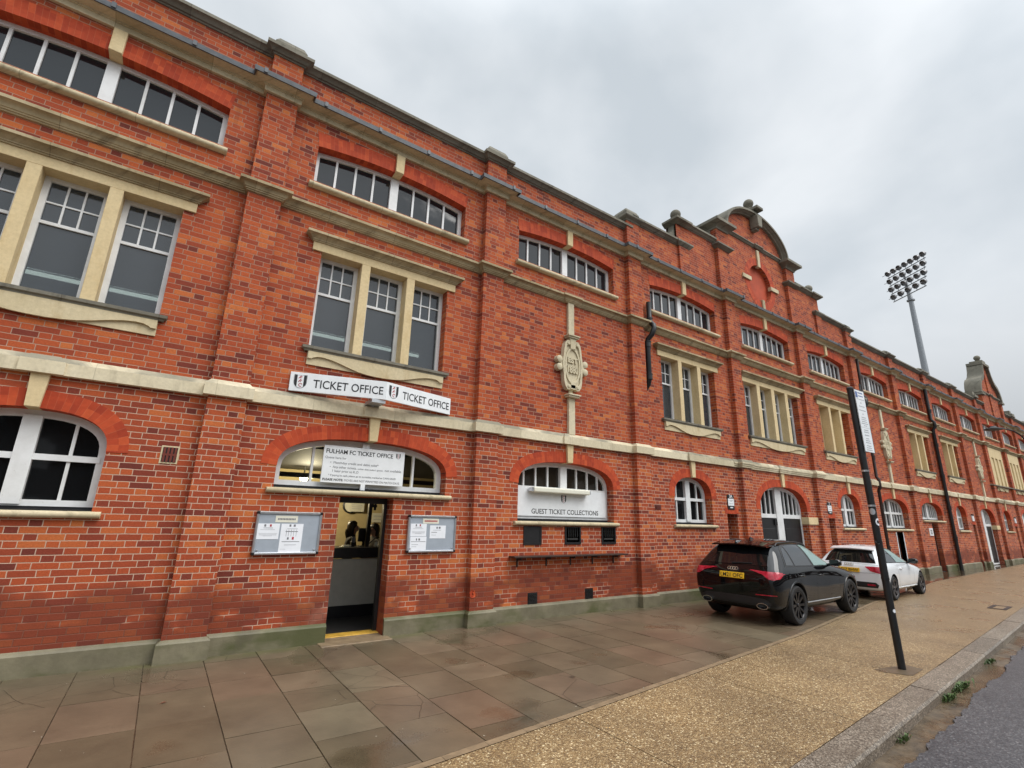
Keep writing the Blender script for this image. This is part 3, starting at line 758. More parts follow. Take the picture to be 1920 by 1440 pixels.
def ground_arch(g, bars_half, transom=None, glass='dark_glass', lower='glass', mull=.085, name='arched_window', imposts=False, key=True, sillz=True):
    kind, c, h, z0, zs, rise = g; yf = .19
    m = MB(); zb = z0 if z0 else 0.0
    base = zb+.05 if z0 else 0.02
    o, i = outline(0, h-.004, base, zs, rise), outline(0, h-.085, base+.07, zs, rise-.085)
    m.ring(o, i, yf, yf+.09)
    az = lambda x: archz(x, 0, h-.06, zs, rise-.06)
    m.box(-mull, mull, yf-.025, yf+.08, base+.02 if lower == 'glass' or imposts else transom[0], az(0)-.005)
    if transom: m.box(-h+.05, h-.05, yf-.01, yf+.075, transom[0], transom[1])
    zl = base+.05 if lower == 'glass' else (transom[1] if transom else base+.05)
    for x in bars_half:
        for s in (-1, 1): m.box(s*x-.017, s*x+.017, yf+.012, yf+.065, zl-.01, az(x)-.004)
    w = m.build(name, 'white_paint', stand, loc=(c, 0, 0))
    gl = MB(); zg = transom[0]+.01 if lower != 'glass' else base+.02
    q = outline(0, h-.03, zg, zs, rise-.03); gl.add([(0, yf+.045, zs-.03)]+[(x, yf+.045, z) for x, z in q], [(0, 1+k, 1+(k+1) % len(q)) for k in range(len(q))]); gl.build('pane', glass, w)
    N = 30; pts = []
    for k in range(N+1):
        a = math.pi*(1-k/N); ca, sa = math.cos(a), math.sin(a); pts.append((h*math.copysign(abs(ca)**(2/2.5), ca), zs+rise*abs(sa)**(2/2.5)))
    arch_ring('brick_arch', pts, .205, w, (0, 0, 0))
    keystone(w, (.0, 0, 0), 3.168, zs+rise-.005, .085, .064)
    if z0:
        sill(w, h, z0-.072, z0, (0, 0, 0), ext=.09)
        b = MB(); b.box(-h, h, yf+.005, yf+.1, z0+.003, base+.03); b.box(-h+.002, h-.002, .02, .185, z0+.002, z0+.02); b.build('sill_strip', 'sign_black', w)  # black strip on the sill and below the frame foot
    if imposts:
        s = MB(); s.box(h+.001, h+.56, -.03, .02, 1.735, 1.945); s.box(h-.03, h+.001, -.03, .19, 1.735, 1.945); s.build('impost_stone', 'window_stone', w, bevel=.004)
    return w
for bn, L in GROUND.items():
    for g in L:
        k, c, h = g[0], g[1], g[2]
        if k == 'win': ground_arch(g, [.40], (2.215, 2.285))
        elif k == 'office': ground_arch(g, [.40, .80], None, 'office_glass', mull=.07)
        elif k == 'guest': ground_arch(g, [.38, .68, .97], (2.262, 2.31), 'brown_glass', 'panel')
        elif k == 'bigwin': ground_arch(g, [.38, .66, .93], (2.20, 2.28))
        elif k == 'fan': ground_arch(g, [.33, .56, .79, 1.0], None)
        elif k == 'gate':
            w = ground_arch(g, [.40, .64, .88, 1.09], (1.89, 2.0), 'dark_glass', 'panel', mull=.17, name='gateway', imposts=True)
            for s in (-1, 1):
                d = MB(); x0, x1 = (.17, h-.09) if s > 0 else (-h+.09, -.17)
                d.box(x0, x1, .20, .25, .03, 1.89)
                for zz in (.25, 1.0): d.box(x0+.12, x1-.12, .19, .205, zz, zz+.6)
                dl = d.build('gate_leaf', 'black_paint', w, bevel=.006)
                hd = MB(); hd.box(x1-.14 if s < 0 else x0+.02, x1-.02 if s < 0 else x0+.14, .165, .2, 1.70, 1.86); hd.build('door_closer', 'black_metal', dl)
        elif k in ('slot', 'gdoor', 'hdoor'):
            zt = g[4]; d = MB()
            dep = .40 if k == 'slot' else .16
            d.box(c-h+.002, c+h-.002, dep, dep+.06, -.2, zt)
            d.box(c-h+.002, c+h-.002, .02, dep, -.2, .012)
            w = d.build('turnstile_door' if k == 'slot' else 'side_door', 'black_paint', stand)
            f = MB(); fw = .035 if k == 'slot' else .05; yf = .2 if k == 'slot' else -.004
            if k == 'gdoor': f.box(c-h-.05, c-h, -.012, .15, 0, zt-.005); f.box(c+h, c+h+.05, -.012, .15, 0, zt-.005)
            else: f.box(c-h+.003, c-h+.003+fw, .10, dep-.003, 0, zt-.003)
            f.build('door_frame', 'sign_white', w)
            if k == 'slot':
                r = MB(); r.box(c-h-.09, c+h+.06, -.008, .01, zt+.001, zt+.15)
                for q in range(len(r.v)): r.uv[q] = (r.v[q][0], r.v[q][2])
                r.build('lintel', 'rubbed_brick', w)

# EST cartouche panels -----------------------------------------------------
def cartouche():
    m = MB(); zc = 4.84
    m.box(-.05, .05, -.03, .012, 4.1, 5.55); m.box(-.082, .082, -.06, .01, 5.50, 6.27); m.box(-.082, .082, -.06, .01, 3.37, 4.16)
    m.prism([(-.07, 5.36), (.07, 5.36), (.105, 5.44), (-.105, 5.44)], -.11, .01)
    for z, d in ((5.44, .05), (4.14, .05)): m.box(-.145, .145, -.115-d/2, .01, z, z+.035); m.box(-.165, .165, -.14-d/2, .01, z+.035, z+.065)
    p = m.build('cartouche', 'band_stone', stand, bevel=.004)
    half = [(.05, .50), (.09, .545), (.15, .54), (.205, .48), (.235, .36), (.25, .22), (.275, .10), (.285, 0), (.27, -.10), (.255, -.22), (.245, -.36), (.215, -.47), (.165, -.535), (.11, -.545), (.06, -.50)]
    out = [(x, zc+z) for x, z in half][::-1]+[(-x, zc+z) for x, z in half]
    out = out[::-1]
    a = sum(out[i][0]*out[(i+1) % len(out)][1]-out[(i+1) % len(out)][0]*out[i][1] for i in range(len(out)))
    if a < 0: out = out[::-1]
    m = MB(); m.prism(out, -.075, .01)
    inn = [(x*.80, zc+(z-zc)*.86) for x, z in out]; m.ring(out, inn, -.105, -.07)
    N = 32; ov = lambda rx, rz: [(rx*math.cos(2*math.pi*i/N), zc-.01+rz*math.sin(2*math.pi*i/N)) for i in range(N)]
    m.ring(ov(.215, .405), ov(.175, .355), -.10, -.07)
    for s in (-1, 1):
        for zz in (.085, -.085): m.lathe([(0, -.11), (.05, -.11), (.075, -.095), (.078, .0)], (s*.355, 0, zc+zz), 14, axis='y')
        m.box(min(s*.25, s*.33), max(s*.25, s*.33), -.09, .0, zc-.06, zc+.06)
        for zz in (.47, -.47): m.lathe([(0, -.125), (.03, -.125), (.045, -.11), (.048, -.06)], (s*.12, 0, zc+zz), 12, axis='y')
    m.box(-.07, .07, -.115, -.0, zc+.36, zc+.56); m.box(-.06, .06, -.105, 0, zc-.52, zc-.36)
    s = m.build('shield', 'band_stone', p, smooth=40)
    lettering('EST', .155, 'band_stone', p, (-.135, -.088, zc+.055), fit=.27, thick=.03, bold=.008)
    lettering('1880', .215, 'band_stone', p, (-.145, -.088, zc-.17), fit=.29, thick=.03, bold=.008)
    return p
ct = cartouche(); ct.location = (PANELS['C'], 0, 0)
for k in 'GJ': q = copy_tree(ct); q.location = (PANELS[k], 0, 0); q.parent = stand

# pipes, vents, hatches, shelf --------------------------------------------
def pipe(pts, r, name='drainpipe', joints=(), mat='black_paint'):
    m = MB(); m.tube(pts, r, 12)
    for i, (x, y, z) in enumerate(joints): m.tube([(x, y, z-.07), (x, y, z+.05)], r*1.22, 12); m.tube([(x, y, z+.05), (x, y, z+.075)], r*1.38, 12)
    return m.build(name, mat, stand, smooth=45)
def stub(x):
    return pipe([(x, -.10, 7.0), (x, -.10, 6.52), (x, -.13, 6.46), (x-.02, -.24, 6.34), (x-.05, -.27, 6.24), (x-.09, -.22, 6.08), (x-.11, -.12, 5.99), (x-.11, -.10, 5.9), (x-.11, -.10, 5.0), (x-.11, -.06, 4.87), (x-.11, .05, 4.74)], .062, joints=((x, -.10, 6.5), (x-.11, -.10, 5.86), (x-.11, -.10, 5.04)))
stub(9.13); stub(21.2)
pipe([(21.42, -.10, 8.06), (21.42, -.10, 6.6), (21.42, -.2, 6.45), (21.42, -.2, 6.25), (21.42, -.10, 6.1), (21.42, -.10, 3.5), (21.42, -.16, 3.4), (21.42, -.16, 3.1), (21.42, -.1, 3.0), (21.42, -.1, .0)], .055, joints=[(21.42, -.1, z) for z in (7.3, 5.2, 4.2, 2.4, 1.0)], mat='dark_timber')
pipe([(28.68, -.14, 8.06), (28.68, -.14, 6.6), (28.68, -.24, 6.45), (28.68, -.24, 6.25), (28.68, -.14, 6.1), (28.68, -.15, 3.0), (28.68, -.15, .0)], .068, joints=[(28.68, -.15, z) for z in (7.0, 5.4, 4.0, 2.6, 1.3)])
def grille(x0, x1, z0, z1, mat, frame, bars, vert=False):
    m = MB(); m.box(x0, x1, -.006, .02, z0, z1); g = m.build('air_vent', frame, stand)
    b = MB(); e = .018
    b.box(x0+e, x1-e, -.008, .01, z0+e, z1-e, 1)
    for i in range(bars):
        t = (i+.5)/bars
        if vert: xx = x0+e+(x1-x0-2*e)*t; b.box(xx-.012, xx+.012, -.014, -.008, z0+e, z1-e)
        else: zz = z0+e+(z1-z0-2*e)*t; b.box(x0+e, x1-e, -.016, -.008, zz-.006, zz+.006)
    if vert: b.box(x0+e, x1-e, -.0145, -.008, (z0+z1)/2-.012, (z0+z1)/2+.012)
    b.build('slats', [mat, 'dark_void'], g); return g
grille(-.14, .05, 2.255, 2.475, 'terracotta', 'apron_stone', 4, True)
grille(5.573, 5.785, .235, .432, 'black_metal', 'black_metal', 7); grille(6.942, 7.15, .238, .431, 'black_metal', 'black_metal', 7)
grille(9.11, 9.315, 1.966, 2.08, 'terracotta', 'terracotta', 4)
for i, (x0, x1) in enumerate(((5.455, 5.865), (6.437, 6.843), (7.413, 7.815))):
    m = MB(); m.ring(rect(x0, x1, 1.243, 1.568), rect(x0+.035, x1-.035, 1.285, 1.555), -.018, .02)
    m.box(x0+.03, x1-.03, .0 if i else -.010, .012, 1.28, 1.56)
    h = m.build('ticket_hatch', 'black_paint', stand)
    if i:
        b = MB(); b.box(x0+.07, x1-.07, -.006, .001, 1.325, 1.36)
        for k in range(5): xx = x0+.09+.056*k; b.box(xx, xx+.012, -.012, .0, 1.38, 1.55)
        b.build('hatch_grille', 'inner_dark', h)
m = MB(); m.box(5.14, 7.97, -.20, -.002, 1.035, 1.062)
for x in (5.32, 5.98, 6.57, 7.14, 7.72): m.box(x-.012, x+.012, -.15, -.004, 1.0, 1.034); m.box(x-.015, x+.015, -.022, -.003, .87, 1.034)
m.build('counter_shelf', 'dark_timber', stand, bevel=.004)
# broken brick corner on the second pilaster
m = MB(); m.lathe([(0, .05), (.03, .045), (.04, .02), (.055, .004), (.062, -.004)], (4.37, -.122, .50), 9, axis='y')
for i, v in enumerate(m.v): m.v[i] = (v[0]+random.uniform(-.012, .012), min(v[1], -.121)-.004, v[2]+random.uniform(-.014, .014)); m.uv[i] = (v[0], v[2])
m.build('spalled_brick', 'rubbed_brick', stand)
# ------------------------------------------------------------------ signs on the wall
def crest(par, loc, h, rz=0):
    """shield with dark side bars and slanted monogram, facing -Y"""
    w = h*.86
    sh = [(-.5, 1), (-.5, .42), (-.44, .24), (-.3, .1), (-.14, .02), (0, 0), (.14, .02), (.3, .1), (.44, .24), (.5, .42), (.5, 1), (.25, .965), (0, .955), (-.25, .965)]
    sh = [(x*w, z*h) for x, z in sh]
    m = MB(); m.prism(sh, -.002, .0, 1); sm = [(x*.93, h*.5+(z-h*.5)*.94) for x, z in sh]; m.prism(sm, -.003, -.002, 0)
    for s in (-1, 1):
        bar = [(s*.25, .975), (s*.25, .13), (s*.33, .16), (s*.42, .28), (s*.46, .44), (s*.46, .98)]
        bar = [(x*w, z*h) for x, z in bar]; m.prism(bar if s > 0 and False else (bar[::-1] if s < 0 else bar), -.0042, -.003, 2)
    o = m.build('crest', ['sign_white', 'print_grey', 'sign_black'], par, loc=loc); o.rotation_euler = (0, 0, rz)
    for i, ch in enumerate('FFC'):
        me = text_mesh(ch, h*.36, thick=.001, bold=h*.006)
        a = R(-38) if ch == 'F' else R(-20)
        for v in me.vertices:
            x, z = v.co.x-h*.1, v.co.z-h*.12
            v.co.x = (x*math.cos(a)-z*math.sin(a))*.95-.01*h; v.co.z = x*math.sin(a)+z*math.cos(a)+h*(.78-.26*i); v.co.y -= .0055
        me.materials.clear(); me.materials.append(MATS['crest_red'])
        l = bpy.data.objects.new('monogram', me); C.objects.link(l); l.parent = o
    return o

# V-shaped ticket office sign
vs = empty('ticket_office_sign', (2.515, -.385, 3.405), 'white V-shaped TICKET OFFICE sign projecting above the stone band', 'sign')
def vpanel(p0, p1):
    p0, p1 = Vector(p0), Vector(p1); d = p1-p0; L = d.length; a = math.atan2(d.y, d.x)
    m = MB(); m.box(0.002, L-.002, 0, .03, 0, .285); p = m.build('sign_panel', 'sign_white', vs, loc=(p0.x, p0.y, 0), bevel=.003); p.rotation_euler = (0, 0, a)
    crest(p, (L*.105, -.0005, .045), .205)
    lettering('TICKET OFFICE', .175, 'sign_black', p, (L*.235, -.0015, .075), fit=L*.735, bold=.0015)
    return p
vpanel((-1.32, .355), (0, 0)); vpanel((0, 0), (1.30, .355))
m = MB(); m.box(-.19, .02, .03, .36, -.055, -.005); m.box(-.10, -.06, .3, .37, -.1, .2); m.build('bracket', 'aluminium_back', vs, loc=(0, 0, 0))

# information board over the ticket-office door
ib = empty('information_board', (1.825, .085, 2.145), 'white FULHAM FC TICKET OFFICE queue notice fixed over the arched window', 'sign')
m = MB(); m.box(0, 1.275, 0, .025, 0, .55); m.box(.60, .67, -.0, .05, -.09, .0); m.box(.58, .69, .03, .06, .55, .62); m.build('board', 'sign_white', ib, bevel=.003)
crest(ib, (1.165, -.0005, .432), .085)
W_ = 1.275
for s, mat, x, z, fit, size, b in (('FULHAM FC TICKET OFFICE', 'sign_black', .035, .435, 1.04, .09, .0012), ('Queue here for', 'print_grey', .03, .355, .31, .05, 0), ('\u2022  Matchday credit and debit sales*', 'print_grey', .11, .283, .74, .05, 0),
        ('\u2022  Any other tickets,', 'print_grey', .11, .218, .40, .05, 0), ('(other than today\'s game),', 'print_grey', .53, .218, .40, .035, 0), ('not available', 'print_grey', .96, .218, .27, .05, 0), ('1 hour prior to K.O', 'print_grey', .155, .160, .39, .05, 0),
        ('* If paying by cash, please go to turnstiles marked as CASH SALES', 'print_grey', .10, .100, 1.05, .04, 0), ('PLEASE NOTE:', 'sign_black', .025, .032, .30, .045, .001), ('MOVES ARE NOT PERMITTED ON MATCH DAYS', 'print_grey', .345, .032, .87, .045, 0)):
    lettering(s, size, mat, ib, (x, -.0015, z), fit=fit, bold=b)

gp = empty('guest_ticket_sign', (6.555, .165, 1.70), 'wide white GUEST TICKET COLLECTIONS panel filling the arched opening', 'sign')
m = MB(); m.box(-1.165, 1.165, 0, .03, .055, .57); m.build('panel', 'sign_white', gp)
crest(gp, (-.0, -.0005, .315), .155)
lettering('GUEST TICKET COLLECTIONS', .13, 'sign_black', gp, (-.80, -.0015, .10), fit=1.74, bold=.001)
bl = empty('batten_light', (6.42, .165, 2.24), 'cream fluorescent batten light above the guest ticket lettering', 'light fitting')
m = MB(); m.box(-.72, .72, -.16, -.005, -.05, .05); m.build('housing', 'paper_cream', bl, bevel=.025, segs=3)
m = MB(); m.box(-.76, -.72, -.14, -.02, -.035, .035); m.box(.72, .745, -.14, -.02, -.035, .035); m.build('end_cap', 'aluminium', bl)

def notice_board(x0, x1, z0, z1, label, papers, title):
    n = empty('notice_board', ((x0+x1)/2, 0, (z0+z1)/2), label, 'notice board', 'grey notice boards either side of the door')
    hw, hh = (x1-x0)/2, (z1-z0)/2
    m = MB(); m.box(-hw+.02, hw-.02, -.035, -.003, -hh+.02, hh-.02); m.build('backing', 'felt_grey', n)
    m = MB(); o, i = rect(-hw, hw, -hh, hh), rect(-hw+.03, hw-.03, -hh+.03, hh-.03); m.ring(o, i, -.055, -.004); m.build('frame', 'aluminium', n, bevel=.006)
    for sx in (-1, 1):
        for sz in (-1, 1): m = MB(); m.box(min(sx*(hw-.038), sx*(hw+.004)), max(sx*(hw-.038), sx*(hw+.004)), -.058, -.003, min(sz*(hh-.038), sz*(hh+.004)), max(sz*(hh-.038), sz*(hh+.004))); m.build('corner_cap', 'black_metal', n, bevel=.008)
    for sx in (-1, 1): m = MB(); m.lathe([(0, -.048), (.012, -.046), (.013, -.035)], (sx*(hw-.06), 0, -hh+.06), 10, axis='y'); m.build('lock', 'aluminium', n)
    for (px0, px1, pz0, pz1, kind) in papers:
        cx, cz = (x0+x1)/2, (z0+z1)/2
        m = MB(); m.box(px0-cx, px1-cx, -.038, -.0352, pz0-cz, pz1-cz); p = m.build('paper_sheet', 'paper', n)
        w, h = px1-px0, pz1-pz0; t = MB(); yy = -.0395
        def line(fx0, fx1, fz, th, mi=0): t.box(px0-cx+w*fx0, px0-cx+w*fx1, yy, -.038, pz0-cz+h*fz, pz0-cz+h*fz+th, mi)
        for b in kind:
            line(*b)
        t.build('print', ['print_light', 'print_grey', 'crest_red'], p)
    a, b, c, d = title; m = MB(); m.box(a-(x0+x1)/2, b-(x0+x1)/2, -.038, -.0352, c-(z0+z1)/2, d-(z0+z1)/2); tp_ = m.build('title_card', 'paper_cream', n)
    m = MB(); w = b-a
    for k in range(12): xx = a-(x0+x1)/2+w*(.1+.068*k); m.box(xx, xx+w*.05, -.0395, -.038, (c+d)/2-(z0+z1)/2-.012, (c+d)/2-(z0+z1)/2+.012)
    m.build('print', 'print_grey' if x0 < 2 else 'crest_red', tp_)
A4 = [(.30, .38, .80, .03, 1), (.55, .63, .80, .03, 2), (.28, .70, .70, .008), (.15, .80, .60, .004), (.10, .92, .36, .004), (.12, .90, .26, .006), (.3, .7, .2, .004)]
A3 = [(.36, .44, .90, .03, 1), (.55, .64, .90, .03, 1), (.28, .76, .82, .006), (.22, .78, .72, .008, 1), (.25, .27, .56, .09), (.35, .37, .56, .09), (.47, .49, .56, .09), (.58, .6, .56, .09), (.70, .72, .56, .09), (.32, .40, .45, .03, 1), (.54, .63, .45, .035, 2), (.10, .90, .37, .007, 1), (.22, .78, .26, .006), (.08, .3, .12, .003)]
notice_board(1.045, 1.885, 1.156, 1.712, 'larger grey notice board left of the ticket office door', [(1.07, 1.345, 1.355, 1.555, A4), (1.365, 1.648, 1.18, 1.555, A3)], (1.28, 1.563, 1.573, 1.66))
notice_board(3.198, 4.043, 1.15, 1.712, 'grey notice board right of the ticket office door', [(3.245, 3.515, 1.392, 1.583, A4), (3.25, 3.525, 1.185, 1.386, [(.35, .42, .72, .03, 1), (.5, .6, .72, .03, 1), (.05, .95, .62, .006, 1), (.1, .5, .4, .006), (.1, .4, .25, .005)]), (3.577, 3.857, 1.36, 1.56, [(.4, .48, .75, .03, 1), (.55, .66, .75, .03, 1), (.2, .7, .62, .006), (.1, .45, .45, .007, 1), (.1, .4, .25, .005)])], (3.447, 3.727, 1.587, 1.665))

def gate_sign(x, z0, z1, w, txt, label):
    s = empty('gate_number_sign', (x, 0, z0), label, 'sign', 'gate number signs beside the turnstile doors'); h = z1-z0
    m = MB(); m.box(-w/2, w/2, -.022, -.009, 0, h, 0); m.box(-w/2+.012, w/2-.012, -.0245, -.022, h*.25, h*.73, 1)
    for zz, ww in ((.60, .36), (.54, .16), (.37, .32)): m.box(-w*ww, w*ww, -.0255, -.0245, h*zz, h*zz+.012, 2)
    m.box(-w*.2, w*.25, -.0235, -.022, h*.10, h*.17, 1); m.build('plate', ['sign_black', 'sign_white', 'print_light'], s)
    lettering(txt, .115, 'sign_white', s, (0, -.0245, h*.79), align='CENTER', bold=.003)
gate_sign(12.07, 2.055, 2.43, .285, '3A', 'black and white gate sign 3A over the narrow doorway by the black car')
gate_sign(17.54, 2.07, 2.437, .29, '3', 'black and white gate sign 3 over the narrow doorway behind the white car')
def wall_sign(x0, x1, z0, z1, label, y=-.02, lines=3):
    s = empty('door_sign', ((x0+x1)/2, 0, z0), label, 'sign'); m = MB(); w, h = x1-x0, z1-z0; m.box(-w/2, w/2, y, -.002, 0, h, 0)
    for k in range(lines): m.box(-w*.25, w*.25, y-.002, y, h*(.2+.22*k), h*(.2+.22*k)+.04, 1)
    m.build('plate', ['sign_white', 'print_grey'], s)
wall_sign(26.14, 26.55, 1.42, 1.725, 'small white sign on brick beside the white-framed door')
def lantern(x, z, label):
    s = empty('gate_lamp_sign', (x, 0, z), label, 'sign', 'lit-box gate signs far down the wall')
    m = MB(); m.box(-.13, .13, -.05, -.002, 0, .26); m.build('box', 'sign_white', s, bevel=.01)
    m = MB(); m.box(-.10, .10, -.07, -.002, .262, .33); m.build('cap', 'sign_black', s, bevel=.01)
lantern(32.34, 2.10, 'white box sign with dark cap by the nearer far doorway'); lantern(40.2, 2.12, 'white box sign with dark cap at the farthest doorway')

# ------------------------------------------------------------------ ticket office interior
room = MB()
X0, X1, Y0, Y1, Z1 = .75, 6.4, .425, 4.7, 2.66
room.add([(X0, Y1, -.0), (X1, Y1, 0), (X1, Y1, Z1), (X0, Y1, Z1)], [(0, 1, 2, 3)], 0)
room.add([(X0, Y0, 0), (X0, Y1, 0), (X0, Y1, Z1), (X0, Y0, Z1)], [(0, 1, 2, 3)], 0); room.add([(X1, Y1, 0), (X1, Y0, 0), (X1, Y0, Z1), (X1, Y1, Z1)], [(0, 1, 2, 3)], 0)
room.add([(X0, Y0, Z1), (X0, Y1, Z1), (X1, Y1, Z1), (X1, Y0, Z1)], [(0, 1, 2, 3)], 1); room.add([(X0, .0, .006), (X1, .0, .006), (X1, Y1, .006), (X0, Y1, .006)], [(0, 1, 2, 3)], 2)
for a, b in ((X0, 2.1), (2.95, X1)): room.add([(a, Y0+.003, 0), (a, Y0+.003, 1.95), (b, Y0+.003, 1.95), (b, Y0+.003, 0)], [(0, 1, 2, 3)], 1)
room.build('ticket_room', ['cream_wall', 'inner_dark', 'inner_dark'], stand)
m = MB(); m.box(2.118, 2.938, .26, .33, 1.868, 1.953); m.box(2.118, 2.15, .26, .33, .02, 1.868); m.box(2.888, 2.938, .25, .33, .02, 1.868); df = m.build('door_frame', 'black_paint', stand)
m = MB(); m.box(2.12, 2.936, .13, .40, -.05, .018, 0); m.box(2.12, 2.936, .13, .36, .018, .030, 1); m.box(2.02, 3.0, -.27, .13, -.06, .012, 0); m.build('doorstep', ['step_stone', 'yellow_step'], stand, bevel=.006)
ct = empty('ticket_counter', (2.95, 1.52, 0), 'long grey fronted ticket counter with black top inside the doorway', 'counter')
m = MB(); m.box(-2.1, 2.2, 0, .03, .20, .95); m.build('front_panel', 'counter_panel', ct)
m = MB(); m.box(-2.1, 2.2, .02, .05, .0, .20); m.build('kickboard', 'sign_black', ct)
m = MB(); m.box(-2.1, 2.2, -.05, .55, .965, 1.135); m.build('counter_top', 'sign_black', ct, bevel=.01)
m = MB(); m.box(.20, .265, .2, .26, 1.137, 2.55); m.box(-2.1, 2.2, .2, .26, 2.3, 2.38); m.build('screen_post', 'sign_black', ct)
def prop(name, label, cat, loc, parts):
    e = empty(name, loc, label, cat)
    for n, mat, bx in parts:
        m = MB()
        for b in bx: m.box(*b)
        m.build(n, mat, e, bevel=.004)
    return e
prop('computer_monitor', 'black computer monitor standing on the ticket counter', 'monitor', (3.165, 1.86, 1.137), [('screen', 'sign_black', [(-.115, .115, 0, .03, .08, .32)]), ('stand', 'black_metal', [(-.02, .02, .03, .05, .01, .15), (-.08, .08, -.04, .1, 0, .012)])])
prop('card_reader', 'small tilted card reader on a stalk on the counter', 'card reader', (2.93, 1.78, 1.137), [('stalk', 'black_metal', [(-.03, .03, -.02, .04, 0, .09)]), ('keypad', 'lamp_housing', [(-.035, .035, -.035, -.015, .07, .17)])])
prop('paper_pile', 'crumpled pale papers lying on the left of the counter', 'papers', (2.78, 1.66, 1.137), [('sheet', 'paper_cream', [(-.09, .05, -.04, .1, 0, .012), (-.05, .09, -.02, .12, .012, .03)])])
prop('cup', 'small pale cup beside the monitor', 'cup', (3.34, 1.72, 1.137), [('body', 'paper_cream', [(-.03, .03, -.03, .03, 0, .08)])])
cl = empty('wall_clock', (3.70, 4.66, 1.90), 'round black-rimmed wall clock on the cream back wall', 'clock')
m = MB(); m.lathe([(.0, -.012), (.15, -.012), (.155, .03)], n=28, axis='y'); m.build('face', 'paper_cream', cl); m = MB(); m.lathe([(.15, .02), (.15, -.02), (.165, -.03), (.185, -.02), (.185, .03)], n=28, axis='y'); m.build('rim', 'sign_black', cl, smooth=40)
nt = empty('wall_notice', (3.83, 4.60, 1.76), 'cream printed notice sheet overlapping the wall clock', 'notice')
m = MB(); m.box(-.165, .18, -.01, 0, 0, .26, 0)
for k in range(4): m.box(-.12, .13, -.012, -.01, .06+.045*k, .07+.045*k, 1)
m.build('sheet', ['paper_cream', 'print_light'], nt)
fs_ = empty('window_number_sign', (3.33, 1.95, 1.765), 'black number 4 hanging by the counter screen', 'sign')
lettering('4', .24, 'sign_black', fs_, (-.07, 0, .03), bold=.012, thick=.006)
m = MB(); m.box(-.09, -.085, -.002, .003, .16, .5); m.box(.085, .09, -.002, .003, .16, .5); m.build('hanger', 'black_metal', fs_)
ns = empty('notice_strip', (4.55, 4.66, 1.52), 'long pale notice strip low on the cream back wall', 'notice')
m = MB(); m.box(-.3, .3, -.01, 0, 0, .22, 0); m.box(-.26, .26, -.012, -.01, .14, .155, 1); m.box(-.26, .26, -.012, -.01, .06, .07, 1); m.build('sheet', ['paper_cream', 'print_light'], ns)
bulb = empty('ceiling_lamp', (2.33, 3.6, 2.40), 'small round glowing lamp on the ticket office ceiling', 'lamp')
m = MB(); m.lathe([(.0005, -.06), (.05, -.05), (.08, -.02), (.085, .01)], n=16); m.build('shade', 'bulb_light', bulb, smooth=60); m = MB(); m.lathe([(.09, .01), (.09, .03), (.015, .04), (.012, .25)], n=16); m.build('fitting', 'aluminium', bulb)
pl = bpy.data.lights.new('office_lamp', 'POINT'); pl.energy = 75; pl.color = (1, .86, .58); pl.shadow_soft_size = .12
po = bpy.data.objects.new('office_lamp', pl); C.objects.link(po); po.location = (2.4, 3.5, 2.2)
# fluorescent tubes upstairs
for cx, lab in ((-1.58, 'glowing fluorescent tube seen through the left first-floor window'), (2.51, 'glowing fluorescent tube behind the first-floor window over the ticket sign')):
    t = empty('fluorescent_tube', (cx, 2.5, 5.22), lab, 'light fitting', 'fluorescent tubes in the upstairs rooms')
    m = MB(); m.tube([(-1.7, 0, 0), (1.7, 0, 0)], .035, 8); m.build('tube', 'tube_light', t); m = MB(); m.box(-1.75, 1.75, -.06, .06, .05, .10); m.build('batten', 'aluminium', t)
    m = MB(); m.tube([(-1.2, 0, .1), (-1.2, 0, 1.12)], .008, 6); m.tube([(1.2, 0, .1), (1.2, 0, 1.12)], .008, 6); m.build('rod', 'aluminium', t)

